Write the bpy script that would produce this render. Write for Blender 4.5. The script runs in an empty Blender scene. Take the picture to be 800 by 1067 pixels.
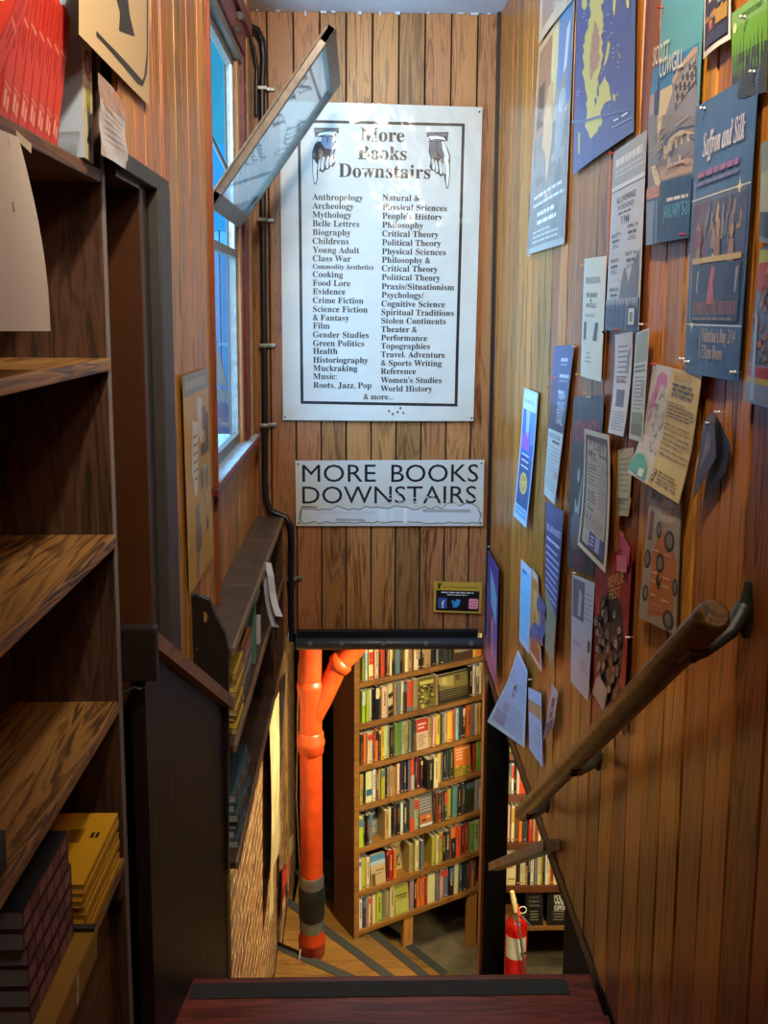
import bpy, bmesh, math, random
from mathutils import Vector, Matrix
C = bpy.context.scene.collection
R_ = math.radians
rnd = random.Random(7)
EYE = 1.6

# ------------------------------------------------------------------ camera
cd = bpy.data.cameras.new('camera'); cam = bpy.data.objects.new('camera', cd); C.objects.link(cam)
cd.sensor_fit = 'VERTICAL'; cd.sensor_height = 24.0; cd.lens = 24.0*1000/1067
cd.clip_start = 0.02; cd.clip_end = 100
cd.shift_y = (465.5-533.5)/1067
pt, yw, rl = R_(8), R_(1.43), R_(.3)
F = Vector((0, math.cos(pt), -math.sin(pt))); U = Vector((0, math.sin(pt), math.cos(pt))); R = Vector((1, 0, 0))
Yw = Matrix.Rotation(-yw, 3, 'Z')
F, U, R = Yw@F, Yw@U, Yw@R
R, U = R*math.cos(rl)+U*math.sin(rl), U*math.cos(rl)-R*math.sin(rl)
M = Matrix(((R.x, U.x, -F.x, 0), (R.y, U.y, -F.y, 0), (R.z, U.z, -F.z, EYE), (0, 0, 0, 1)))
cam.matrix_world = M
bpy.context.scene.camera = cam
E0 = Vector((0, 0, EYE))
def ray(px, py): return F + R*((px-400)/1000) - U*((py-465.5)/1000)
def un(px, py, ax, v):
    """where the surveyed line of sight meets the plane axis=v of the room"""
    d = ray(px, py); t = (v-E0[ax])/d[ax]; return E0+d*t
def unp(px, py, p, n):
    d = ray(px, py); t = (p-E0).dot(n)/d.dot(n); return E0+d*t

# ------------------------------------------------------------------ helpers
def lin(h):
    if isinstance(h, str):
        h = h.lstrip('#'); v = [int(h[i:i+2], 16)/255 for i in (0, 2, 4)]
    else: v = h
    return tuple(c/12.92 if c <= .04045 else ((c+.055)/1.055)**2.4 for c in v)
def newmat(name):
    m = bpy.data.materials.new(name); m.use_nodes = True
    return m, m.node_tree, m.node_tree.nodes['Principled BSDF']
def mat(name, col, rough=.5, metal=0, noise=0, nscale=20, bump=0, spec=.5, trans=0):
    m, nt, b = newmat(name)
    c = lin(col)
    b.inputs['Base Color'].default_value = (*c, 1); b.inputs['Roughness'].default_value = rough
    b.inputs['Metallic'].default_value = metal; b.inputs['Specular IOR Level'].default_value = spec
    b.inputs['Transmission Weight'].default_value = trans
    if noise or bump:
        tc = nt.nodes.new('ShaderNodeTexCoord'); n = nt.nodes.new('ShaderNodeTexNoise')
        n.inputs['Scale'].default_value = nscale; n.inputs['Detail'].default_value = 6
        nt.links.new(tc.outputs['Object'], n.inputs['Vector'])
        if noise:
            r = nt.nodes.new('ShaderNodeValToRGB'); nt.links.new(n.outputs['Fac'], r.inputs[0])
            r.color_ramp.elements[0].position = .3; r.color_ramp.elements[1].position = .7
            r.color_ramp.elements[0].color = (*[x*(1-noise) for x in c], 1)
            r.color_ramp.elements[1].color = (*[min(1, x*(1+noise)) for x in c], 1)
            nt.links.new(r.outputs[0], b.inputs['Base Color'])
        if bump:
            bp = nt.nodes.new('ShaderNodeBump'); bp.inputs['Strength'].default_value = bump; bp.inputs['Distance'].default_value = .01
            nt.links.new(n.outputs['Fac'], bp.inputs['Height']); nt.links.new(bp.outputs[0], b.inputs['Normal'])
    return m
def wood(name, dark, light, grain='Z', rough=.45, plank=None, vary=.35, fine=1.0, knots=False, spec=.5, bump=.25):
    """grain along an axis; plank=(axis index, width, offset) gives every board its own tone"""
    m, nt, b = newmat(name); N = nt.nodes; L = nt.links
    tc = N.new('ShaderNodeTexCoord')
    vec = tc.outputs['Object']
    if plank:
        sx = N.new('ShaderNodeSeparateXYZ'); L.new(vec, sx.inputs[0])
        a = N.new('ShaderNodeMath'); a.operation = 'ADD'; a.inputs[1].default_value = plank[2]; L.new(sx.outputs[plank[0]], a.inputs[0])
        d = N.new('ShaderNodeMath'); d.operation = 'DIVIDE'; d.inputs[1].default_value = plank[1]; L.new(a.outputs[0], d.inputs[0])
        fl = N.new('ShaderNodeMath'); fl.operation = 'FLOOR'; L.new(d.outputs[0], fl.inputs[0])
        wn = N.new('ShaderNodeTexWhiteNoise'); wn.noise_dimensions = '1D'; L.new(fl.outputs[0], wn.inputs['W'])
        sc = N.new('ShaderNodeVectorMath'); sc.operation = 'SCALE'; sc.inputs['Scale'].default_value = 7; L.new(wn.outputs['Color'], sc.inputs[0])
        ad = N.new('ShaderNodeVectorMath'); ad.operation = 'ADD'; L.new(vec, ad.inputs[0]); L.new(sc.outputs[0], ad.inputs[1]); vec = ad.outputs[0]
    s1 = [14, 14, 14]; s2 = [160, 160, 160]; gi = 'XYZ'.index(grain); s1[gi] = 1.3; s2[gi] = 5
    m1 = N.new('ShaderNodeMapping'); m1.inputs['Scale'].default_value = s1; L.new(vec, m1.inputs[0])
    m2 = N.new('ShaderNodeMapping'); m2.inputs['Scale'].default_value = s2; L.new(vec, m2.inputs[0])
    n1 = N.new('ShaderNodeTexNoise'); n1.inputs['Scale'].default_value = 1; n1.inputs['Detail'].default_value = 5; n1.inputs['Distortion'].default_value = 1.2
    L.new(m1.outputs[0], n1.inputs['Vector'])
    n2 = N.new('ShaderNodeTexNoise'); n2.inputs['Scale'].default_value = 1; n2.inputs['Detail'].default_value = 3; L.new(m2.outputs[0], n2.inputs['Vector'])
    # cathedral rings: sine of the broad noise
    mu = N.new('ShaderNodeMath'); mu.operation = 'MULTIPLY'; mu.inputs[1].default_value = 55; L.new(n1.outputs['Fac'], mu.inputs[0])
    si = N.new('ShaderNodeMath'); si.operation = 'SINE'; L.new(mu.outputs[0], si.inputs[0])
    ma = N.new('ShaderNodeMath'); ma.operation = 'MULTIPLY_ADD'; ma.inputs[1].default_value = .16 if not knots else .3; ma.inputs[2].default_value = 0; L.new(si.outputs[0], ma.inputs[0])
    mb_ = N.new('ShaderNodeMath'); mb_.operation = 'MULTIPLY_ADD'; mb_.inputs[1].default_value = .9*fine; L.new(n2.outputs['Fac'], mb_.inputs[0]); L.new(ma.outputs[0], mb_.inputs[2])
    mc = N.new('ShaderNodeMath'); mc.operation = 'ADD'; L.new(mb_.outputs[0], mc.inputs[0]); L.new(n1.outputs['Fac'], mc.inputs[1])
    r = N.new('ShaderNodeValToRGB'); L.new(mc.outputs[0], r.inputs[0])
    r.color_ramp.elements[0].position = .55; r.color_ramp.elements[1].position = 1.25 if not knots else 1.2
    r.color_ramp.elements[1].position = min(1, r.color_ramp.elements[1].position)
    r.color_ramp.elements[0].color = (*lin(dark), 1); r.color_ramp.elements[1].color = (*lin(light), 1)
    out = r.outputs[0]
    if plank:
        mr = N.new('ShaderNodeMapRange'); mr.inputs['To Min'].default_value = 1-vary; mr.inputs['To Max'].default_value = 1+vary; L.new(wn.outputs['Value'], mr.inputs['Value'])
        hs = N.new('ShaderNodeHueSaturation'); L.new(mr.outputs[0], hs.inputs['Value']); L.new(out, hs.inputs['Color'])
        h2 = N.new('ShaderNodeSeparateColor'); L.new(wn.outputs['Color'], h2.inputs[0])
        m3 = N.new('ShaderNodeMapRange'); m3.inputs['To Min'].default_value = .485; m3.inputs['To Max'].default_value = .512; L.new(h2.outputs[1], m3.inputs['Value']); L.new(m3.outputs[0], hs.inputs['Hue'])
        out = hs.outputs[0]
    L.new(out, b.inputs['Base Color']); b.inputs['Roughness'].default_value = rough; b.inputs['Specular IOR Level'].default_value = spec
    bp = N.new('ShaderNodeBump'); bp.inputs['Strength'].default_value = bump; bp.inputs['Distance'].default_value = .002
    L.new(mc.outputs[0], bp.inputs['Height']); L.new(bp.outputs[0], b.inputs['Normal'])
    return m
def inkmat(name, rough, bump=0, spec=.5, coat=0, bscale=6):
    m, nt, b = newmat(name)
    a = nt.nodes.new('ShaderNodeVertexColor'); a.layer_name = 'Col'
    nt.links.new(a.outputs[0], b.inputs['Base Color']); b.inputs['Roughness'].default_value = rough; b.inputs['Specular IOR Level'].default_value = spec
    if coat: b.inputs['Coat Weight'].default_value = coat; b.inputs['Coat Roughness'].default_value = .08
    if bump:
        tc = nt.nodes.new('ShaderNodeTexCoord'); n = nt.nodes.new('ShaderNodeTexNoise'); n.inputs['Scale'].default_value = bscale; n.inputs['Detail'].default_value = 2
        nt.links.new(tc.outputs['Object'], n.inputs['Vector'])
        bp = nt.nodes.new('ShaderNodeBump'); bp.inputs['Strength'].default_value = bump; bp.inputs['Distance'].default_value = .03
        nt.links.new(n.outputs['Fac'], bp.inputs['Height']); nt.links.new(bp.outputs[0], b.inputs['Normal'])
        if coat: nt.links.new(bp.outputs[0], b.inputs['Coat Normal'])
    return m
INK = inkmat('printed paper', .5, spec=.4)
GLOSS = inkmat('laminated print', .42, bump=.35, coat=.55, bscale=7)
BOOKI = inkmat('book cover ink', .45)
SATIN = inkmat('satin poster', .4, bump=.15, spec=.6, bscale=9)

class MB:
    """collects shapes into one mesh; every face may carry a colour and a slot"""
    def __init__(s): s.v = []; s.f = []; s.c = []; s.m = []; s.sm = []
    def face(s, pts, col=None, mi=0, smooth=False):
        b = len(s.v); s.v += [tuple(p) for p in pts]; s.f.append(tuple(range(b, b+len(pts)))); s.c.append(col); s.m.append(mi); s.sm.append(smooth)
    def mesh(s, vs, fs, col=None, mi=0, smooth=False):
        b = len(s.v); s.v += [tuple(p) for p in vs]
        for f in fs: s.f.append(tuple(i+b for i in f)); s.c.append(col); s.m.append(mi); s.sm.append(smooth)
    def box(s, a, b, col=None, mi=0, X=None, bev=0):
        x0, y0, z0 = a; x1, y1, z1 = b
        if x0 > x1: x0, x1 = x1, x0
        if y0 > y1: y0, y1 = y1, y0
        if z0 > z1: z0, z1 = z1, z0
        if bev:
            e = min(bev, (x1-x0)*.45, (y1-y0)*.45, (z1-z0)*.45); bm = bmesh.new()
            bmesh.ops.create_cube(bm, size=1)
            for v in bm.verts: v.co = Vector(((x0+x1)/2+v.co.x*(x1-x0), (y0+y1)/2+v.co.y*(y1-y0), (z0+z1)/2+v.co.z*(z1-z0)))
            bmesh.ops.bevel(bm, geom=bm.edges[:], offset=e, segments=2, affect='EDGES', profile=.6)
            vs = [v.co.copy() for v in bm.verts]; bm.verts.index_update(); fs = [[v.index for v in f.verts] for f in bm.faces]; bm.free()
        else:
            vs = [Vector(p) for p in ((x0,y0,z0),(x1,y0,z0),(x1,y1,z0),(x0,y1,z0),(x0,y0,z1),(x1,y0,z1),(x1,y1,z1),(x0,y1,z1))]
            fs = [(0,3,2,1),(4,5,6,7),(0,1,5,4),(1,2,6,5),(2,3,7,6),(3,0,4,7)]
        if X is not None: vs = [X@v for v in vs]
        s.mesh(vs, fs, col, mi)
    def prism(s, pts, d, col=None, mi=0):
        """closed polygon pts (3-D) swept by vector d"""
        n = len(pts); a = [Vector(p) for p in pts]; b = [p+Vector(d) for p in a]
        s.mesh(a+b, [tuple(range(n-1, -1, -1)), tuple(range(n, 2*n))]+[(i, (i+1) % n, n+(i+1) % n, n+i) for i in range(n)], col, mi)
    def tube(s, path, r, n=14, col=None, mi=0, caps=True, rs=None):
        P = [Vector(p) for p in path]; rings = []
        up = Vector((0, 0, 1)); prev = None
        for i, p in enumerate(P):
            t = (P[min(i+1, len(P)-1)]-P[max(i-1, 0)]).normalized()
            if prev is None:
                a = t.cross(up if abs(t.z) < .95 else Vector((1, 0, 0))).normalized()
            else: a = (prev-t*prev.dot(t)).normalized()
            prev = a; bb = t.cross(a); rr = rs[i] if rs else r
            rings.append([p+(a*math.cos(2*math.pi*k/n)+bb*math.sin(2*math.pi*k/n))*rr for k in range(n)])
        vs = [q for g in rings for q in g]; fs = []
        for i in range(len(P)-1):
            for k in range(n): fs.append((i*n+k, i*n+(k+1) % n, (i+1)*n+(k+1) % n, (i+1)*n+k))
        s.mesh(vs, fs, col, mi, True)
        if caps:
            s.face(list(reversed(rings[0])), col, mi); s.face(rings[-1], col, mi)
    def lathe(s, prof, o=(0,0,0), n=24, col=None, mi=0):
        """profile [(r,z)] about a vertical axis through o"""
        o = Vector(o); vs = [o+Vector((r*math.cos(2*math.pi*k/n), r*math.sin(2*math.pi*k/n), z)) for r, z in prof for k in range(n)]
        fs = [(i*n+k, i*n+(k+1) % n, (i+1)*n+(k+1) % n, (i+1)*n+k) for i in range(len(prof)-1) for k in range(n)]
        s.mesh(vs, fs, col, mi, True)
        if prof[0][0] > 1e-4: s.face([vs[k] for k in range(n-1, -1, -1)], col, mi)
        if prof[-1][0] > 1e-4: s.face([vs[(len(prof)-1)*n+k] for k in range(n)], col, mi)
    def build(s, name, mats, parent=None, loc=None):
        me = bpy.data.meshes.new(name); me.from_pydata(s.v, [], s.f)
        if not isinstance(mats, (list, tuple)): mats = [mats]
        for m in mats: me.materials.append(m)
        for p, mi, sm in zip(me.polygons, s.m, s.sm): p.material_index = mi; p.use_smooth = sm
        if any(c is not None for c in s.c):
            at = me.color_attributes.new('Col', 'FLOAT_COLOR', 'CORNER'); buf = []
            for p, c in zip(me.polygons, s.c):
                buf += list((*(c or (.5, .5, .5)), 1))*p.loop_total
            at.data.foreach_set('color', buf)
        me.update()
        o = bpy.data.objects.new(name, me); C.objects.link(o)
        if parent: o.parent = parent
        if loc: o.location = loc
        return o
def tag(o, label=None, cat=None, group=None, kind=None):
    if label: o['label'] = label
    if cat: o['category'] = cat
    if group: o['group'] = group
    if kind: o['kind'] = kind
    return o
def empty(name, loc=(0,0,0), rz=0):
    o = bpy.data.objects.new(name, None); C.objects.link(o); o.location = loc; o.rotation_euler = (0, 0, rz); o.empty_display_size = .05
    return o
def struct(o): o['kind'] = 'structure'; return o

# ------------------------------------------------------------------ lettering
SER = lambda s: ''.join(chr(0x1D400+ord(c)-65) if 'A' <= c <= 'Z' else chr(0x1D41A+ord(c)-97) if 'a' <= c <= 'z' else c for c in s)
ITA = lambda s: ''.join(chr(0x1D468+ord(c)-65) if 'A' <= c <= 'Z' else chr(0x1D482+ord(c)-97) if 'a' <= c <= 'z' else c for c in s)
_tc = {}
def glyphs(s, off=0):
    k = (s, off)
    if k not in _tc:
        cu = bpy.data.curves.new('lettering', 'FONT'); cu.body = s; cu.size = 1; cu.resolution_u = 3; cu.offset = off
        ob = bpy.data.objects.new('lettering', cu); me = bpy.data.meshes.new_from_object(ob)
        vs = [(v.co.x, v.co.y) for v in me.vertices]; fs = [tuple(p.vertices) for p in me.polygons]
        bpy.data.objects.remove(ob); bpy.data.curves.remove(cu); bpy.data.meshes.remove(me)
        x0 = min(v[0] for v in vs) if vs else 0; x1 = max(v[0] for v in vs) if vs else 1
        _tc[k] = ([(x-x0, y) for x, y in vs], fs, x1-x0)
    return _tc[k]

class Sheet:
    """a sheet of paper/board: corners TL,TR,BR,BL in the room, n = outward normal, disp(u,v) = how far it stands off"""
    def __init__(s, c, n, disp=None, thick=.0006, off=0):
        s.c = [Vector(p) for p in c]; s.n = Vector(n).normalized(); s.d = disp or (lambda u, v: 0); s.th = thick; s.off = off
        s.p = MB(); s.k = 1
        s.W = ((s.c[1]-s.c[0]).length+(s.c[2]-s.c[3]).length)/2; s.H = ((s.c[0]-s.c[3]).length+(s.c[1]-s.c[2]).length)/2
    def map(s, u, v, h=0):
        tl, tr, br, bl = s.c
        return (bl*(1-u)+br*u)*(1-v)+(tl*(1-u)+tr*u)*v+s.n*(s.off+s.th+s.d(u, v)+h)
    def uv(s, px, py):
        P = unp(px, py, s.c[0]+s.n*s.off, s.n); u = v = .5
        for _ in range(8):
            q = s.map(u, v)-s.n*(s.off+s.th+s.d(u, v)); e = .001
            du = ((s.map(u+e, v)-s.map(u, v))-s.n*(s.d(u+e, v)-s.d(u, v)))/e; dv = ((s.map(u, v+e)-s.map(u, v))-s.n*(s.d(u, v+e)-s.d(u, v)))/e
            r = P-s.n*s.off-q; a, b, c_ = du.dot(du), du.dot(dv), dv.dot(dv); x, y = r.dot(du), r.dot(dv); D = a*c_-b*b
            u += (c_*x-b*y)/D; v += (a*y-b*x)/D
        return u, v
    def lift(s): s.k += 1; return .0003+.00004*s.k
    def poly(s, pts, col, px=False):
        if px: pts = [s.uv(*p) for p in pts]
        h = s.lift(); bm = bmesh.new()
        try: f = bm.faces.new([bm.verts.new((u, v, 0)) for u, v in pts])
        except Exception: bm.free(); return
        bmesh.ops.triangulate(bm, faces=[f])
        for _ in range(3):
            es = [e for e in bm.edges if e.calc_length() > .16]
            if not es: break
            bmesh.ops.subdivide_edges(bm, edges=es, cuts=1); bmesh.ops.triangulate(bm, faces=bm.faces[:])
        bm.verts.index_update()
        s.p.mesh([s.map(v.co.x, v.co.y, h) for v in bm.verts], [[v.index for v in f.verts] for f in bm.faces], lin(col)); bm.free()
    def rect(s, u0, v0, u1, v1, col): s.poly([(u0, v0), (u1, v0), (u1, v1), (u0, v1)], col)
    def ell(s, u, v, a, b, col, px=False, n=16, rot=0):
        pts = []
        for k in range(n):
            t = 2*math.pi*k/n; x, y = a*math.cos(t), b*math.sin(t)
            pts.append((u+x*math.cos(rot)-y*math.sin(rot), v+x*math.sin(rot)+y*math.cos(rot)))
        s.poly(pts, col, px)
    def text(s, t, u, v, h, col, xs=1.0, width=None, center=False, off=0, lift=None):
        """u,v = start of the base line; h = letter size in metres; width = fit to this share of the sheet"""
        vs, fs, w = glyphs(t, off)
        sx = h*xs if width is None else width*s.W/w
        if width is not None and s.n.x < -.9: h *= .62
        if center: u -= w*sx/s.W/2
        L = s.lift() if lift is None else lift
        s.p.mesh([s.map(u+x*sx/s.W, v+y*h/s.H, L) for x, y in vs], fs, lin(col))
    def lines(s, u0, u1, v1, v0, n, col, fill=.55, words=True, seed=1, center=False):
        g = random.Random(seed); L = s.lift(); st = (v1-v0)/n
        for i in range(n):
            v = v1-st*(i+.5); e = u1-(0 if i % 4 else g.random()*.35*(u1-u0)); a = u0
            if center: k = g.random()*.25*(u1-u0); a += k; e = u1-k
            while a < e-.005:
                w = min(e-a, (.05+.1*g.random())*(1 if words else 20)); hh = st*fill/2
                s.p.mesh([s.map(a, v-hh, L), s.map(a+w, v-hh, L), s.map(a+w, v+hh, L), s.map(a, v+hh, L)], [(0, 1, 2, 3)], lin(col)); a += w+.02
    def build(s, name, paper='#eeeeea', ink=None, label=None, cat='poster', group=None, nu=8, nv=14, back=None):
        b = MB(); pc = lin(paper); g = [[s.map(i/nu, j/nv) for i in range(nu+1)] for j in range(nv+1)]
        h = [[p-s.n*s.th for p in r] for r in g]; vs = [p for r in g for p in r]+[p for r in h for p in r]; o = (nu+1)*(nv+1); fs = []
        I = lambda i, j: j*(nu+1)+i
        for j in range(nv):
            for i in range(nu):
                q = (I(i, j), I(i+1, j), I(i+1, j+1), I(i, j+1)); fs.append(q); fs.append(tuple(x+o for x in reversed(q)))
        for i in range(nu): fs.append((I(i, 0)+o, I(i+1, 0)+o, I(i+1, 0), I(i, 0))); fs.append((I(i, nv), I(i+1, nv), I(i+1, nv)+o, I(i, nv)+o))
        for j in range(nv): fs.append((I(0, j), I(0, j+1), I(0, j+1)+o, I(0, j)+o)); fs.append((I(nu, j)+o, I(nu, j+1)+o, I(nu, j+1), I(nu, j)))
        b.mesh(vs, fs, pc, 0, False)
        ob = b.build(name, ink or INK)
        tag(ob, label, cat, group)
        if s.p.f: s.p.build('print', ink or INK, ob)
        return ob

# ------------------------------------------------------------------ materials
W_RIGHT = wood('cedar boards right', '#4a2a0e', '#b8742e', 'Z', .33, plank=(1, .109, .03), vary=.38, bump=.4)
W_BACK = wood('cedar boards back', '#583418', '#ad7a48', 'Z', .4, plank=(0, .109, .279), vary=.2)
W_LEFT = wood('cedar boards left', '#6e4010', '#cc883a', 'Z', .42, plank=(1, .085, .0), vary=.22)
BACKING = mat('dark backing', '#1c0f08', .8)
M_CEIL = mat('ceiling paint', '#c9ccd2', .8, noise=.08, nscale=6, bump=.2)
M_TREAD = wood('oxblood painted boards', '#522216', '#86402c', 'X', .33, fine=.5, spec=.5)
M_GRIP = mat('anti slip strip', '#2a2b29', .75, noise=.3, nscale=300, bump=.3)
M_DARK = mat('black brown paint', '#1b110c', .5, noise=.4, nscale=9, bump=.15)
M_NAVY = mat('dark slate paint', '#121518', .8, noise=.3, nscale=9, spec=.15)
M_CASE = wood('walnut case', '#2a1a11', '#543827', 'Z', .5, fine=.8)
M_CASEH = wood('walnut shelf edge', '#3b2618', '#6d4c34', 'Y', .55)
M_SHELF = wood('worn fir shelf', '#4a2f14', '#8f6733', 'Y', .5, knots=True, bump=.4)
M_DOOR = mat('brown door paint', '#45260f', .4, noise=.12, nscale=8)
M_DOORF = mat('charcoal door casing', '#3b3733', .55, noise=.2, nscale=20)
M_REDP = mat('oxblood window paint', '#6d2328', .4, noise=.35, nscale=25, bump=.3)
M_JAMB = wood('window jamb wood', '#8f5f35', '#bf8c58', 'Z', .45)
M_ALU = mat('weathered window metal', '#70675c', .45, metal=.3, noise=.25, nscale=40)
M_WHITE = mat('chipped white paint', '#a3adb2', .5, noise=.2, nscale=40, bump=.3)
M_LEDGE = mat('grey brown linoleum', '#54493f', .38, noise=.3, nscale=14, bump=.15)
M_LEDGEE = wood('ledge edge', '#5f4a35', '#8a7050', 'Y', .5)
M_CABLE = mat('black conduit', '#14161a', .35)
M_CLAMP = mat('galvanised clamp', '#9a9c92', .35, metal=.8)
M_RUB = mat('black rubber foam', '#101214', .45, bump=.1, nscale=60)
M_ORANGE = mat('orange painted pipe', '#b03a10', .4, noise=.22, nscale=14, bump=.15)
M_STEEL = mat('banded steel', '#8f9a9c', .3, metal=.85)
M_CASE2 = wood('basement shelf oak', '#523210', '#8a5c24', 'X', .5, bump=.2)
M_CASE2V = wood('basement case side', '#3a1d0c', '#5f3216', 'Z', .5)
M_LEG = wood('basement case leg', '#7a4d1e', '#b07a38', 'Z', .5)
M_CONC = mat('basement concrete', '#6b6046', .6, noise=.45, nscale=7, bump=.3)
M_STAIRW = wood('worn stair tread', '#6b4a20', '#a07634', 'X', .5, bump=.2)
M_RAIL = wood('worn handrail', '#463319', '#7f6036', 'Y', .33, fine=.7)
M_IRON = mat('painted iron bracket', '#3a4038', .4, metal=.3, noise=.3, nscale=60, bump=.2)
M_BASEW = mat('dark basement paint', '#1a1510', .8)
M_RED = mat('extinguisher red', '#c01410', .25)
M_CREAM = mat('cream nozzle', '#d8c88a', .4)
M_GREYH = mat('grey hose', '#5a5a50', .5)
M_CHROME = mat('pin metal', '#c8c8c8', .2, metal=1)

def bricks():
    m, nt, b = newmat('old brick'); N = nt.nodes; L = nt.links
    tc = N.new('ShaderNodeTexCoord'); sx = N.new('ShaderNodeSeparateXYZ'); L.new(tc.outputs['Object'], sx.inputs[0])
    cx = N.new('ShaderNodeCombineXYZ'); L.new(sx.outputs[1], cx.inputs[0]); L.new(sx.outputs[2], cx.inputs[1])
    nz = N.new('ShaderNodeTexNoise'); nz.inputs['Scale'].default_value = 4; L.new(tc.outputs['Object'], nz.inputs['Vector'])
    mx = N.new('ShaderNodeVectorMath'); mx.operation = 'MULTIPLY_ADD'; mx.inputs[1].default_value = (.05, .05, 0); L.new(nz.outputs['Color'], mx.inputs[0]); L.new(cx.outputs[0], mx.inputs[2])
    bt = N.new('ShaderNodeTexBrick'); L.new(mx.outputs[0], bt.inputs['Vector'])
    bt.inputs['Scale'].default_value = 1; bt.inputs['Brick Width'].default_value = .21; bt.inputs['Row Height'].default_value = .072; bt.inputs['Mortar Size'].default_value = .009
    bt.inputs['Mortar Smooth'].default_value = .4
    bt.inputs['Color1'].default_value = (*lin('#96683c'), 1); bt.inputs['Color2'].default_value = (*lin('#744a2c'), 1); bt.inputs['Mortar'].default_value = (*lin('#cdb684'), 1)
    n2 = N.new('ShaderNodeTexNoise'); n2.inputs['Scale'].default_value = 22; n2.inputs['Detail'].default_value = 8; L.new(tc.outputs['Object'], n2.inputs['Vector'])
    r = N.new('ShaderNodeValToRGB'); L.new(n2.outputs['Fac'], r.inputs[0]); r.color_ramp.elements[0].color = (.35, .3, .25, 1); r.color_ramp.elements[1].color = (1.3, 1.25, 1.1, 1)
    r.color_ramp.elements[0].position = .3; r.color_ramp.elements[1].position = .7
    mm = N.new('ShaderNodeMixRGB'); mm.blend_type = 'MULTIPLY'; mm.inputs[0].default_value = 1; L.new(bt.outputs['Color'], mm.inputs[1]); L.new(r.outputs[0], mm.inputs[2])
    L.new(mm.outputs[0], b.inputs['Base Color']); b.inputs['Roughness'].default_value = .75
    ad = N.new('ShaderNodeMath'); ad.operation = 'MULTIPLY_ADD'; ad.inputs[1].default_value = -1.2; L.new(bt.outputs['Fac'], ad.inputs[0]); L.new(n2.outputs['Fac'], ad.inputs[2])
    bp = N.new('ShaderNodeBump'); bp.inputs['Distance'].default_value = .02; bp.inputs['Strength'].default_value = 1; L.new(ad.outputs[0], bp.inputs['Height']); L.new(bp.outputs[0], b.inputs['Normal'])
    return m
M_BRICK = bricks()

# ------------------------------------------------------------------ boarded walls
CZ = 2.82      # ceiling height
def boards(name, axis, pos, side, regions, w, off, m, seed=1, gap=.0030, depth=.018, parent=None):
    """vertical boards with open joints; axis = the axis the wall faces, side = +1/-1 its facing; regions [(a0,a1,z0,z1)] along the other axis"""
    g = random.Random(seed); b = MB(); jit = {}
    for a0, a1, z0, z1 in regions:
        k = math.floor((a0+off)/w)
        while k*w-off < a1:
            s, e = max(a0, k*w-off), min(a1, (k+1)*w-off)
            if e-s > .004:
                j = jit.setdefault(k, g.random()*.0025); f = pos+side*(j-.0015); bk = f-side*depth
                p0, p1 = (s+gap, e-gap)
                if axis == 0: b.box((bk, p0, z0), (f, p1, z1), mi=0, bev=.0028)
                else: b.box((p0, bk, z0), (p1, f, z1), mi=0, bev=.0028)
            k += 1
        q0, q1 = pos-side*.012, pos-side*.04
        if axis == 0: b.box((q0, a0, z0), (q1, a1, z1), mi=1)
        else: b.box((a0, q0, z0), (a1, q1, z1), mi=1)
    o = b.build(name, [m, BACKING], parent); return struct(o) if not parent else o

HB = .165     # lower edge of the back wall, above the stair well
boards('wall_back', 1, 4.16, -1, [(-.46, .60, HB, CZ)], .109, .279, W_BACK, 3)
boards('wall_right', 0, .575, -1, [(-1.2, 4.16, .015, CZ)], .109, .03, W_RIGHT, 4)
LX, LX2 = -.44, -.455
boards('wall_left', 0, LX, 1, [(1.825, 2.225, 1.885, CZ), (2.225, 2.865, -.15, CZ)], .085, 0, W_LEFT, 5)
WY0, WY1, WZ0, WZ1 = 2.93, 3.76, 1.09, 2.53   # window opening
boards('wall_left', 0, LX2, 1, [(2.865, 4.17, .09, WZ0-.02), (2.865, 4.17, WZ1+.02, CZ), (4.03, 4.17, WZ0-.02, WZ1+.02)], .085, 0, W_LEFT, 6)
b = MB(); b.box((LX-.02, 2.862, -.15), (LX+.012, 2.878, CZ)); struct(b.build('trim_1', wood('red brown batten', '#5a2a14', '#8f4a26', 'Z', .4)))
b = MB(); b.box((-1.2, -1.3, CZ), (1.0, 4.3, CZ+.1)); struct(b.build('ceiling', M_CEIL))
b = MB(); b.box((-.8, -1.3, -.1), (.75, -1.22, CZ)); struct(b.build('wall_near', BACKING))
b = MB(); b.box((-.76, -1.3, -.1), (-.70, 1.84, CZ)); b.box((-.76, 1.826, 1.89), (-.46, 1.84, CZ)); struct(b.build('wall_left', W_LEFT))
# crumbling plaster edge along the ceiling
b = MB(); g = random.Random(3); x = -.43
while x < .56:
    w = .006+.03*g.random()**2; b.box((x, 4.148-.004*g.random(), CZ-.004-.016*g.random()**3), (x+w, 4.16, CZ+.002), bev=.003); x += w+.12*g.random()
struct(b.build('trim_2', M_CEIL))
b = MB(); b.box((.560, 4.128, HB), (.578, 4.146, CZ)); struct(b.build('trim_3', M_DARK))
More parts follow.
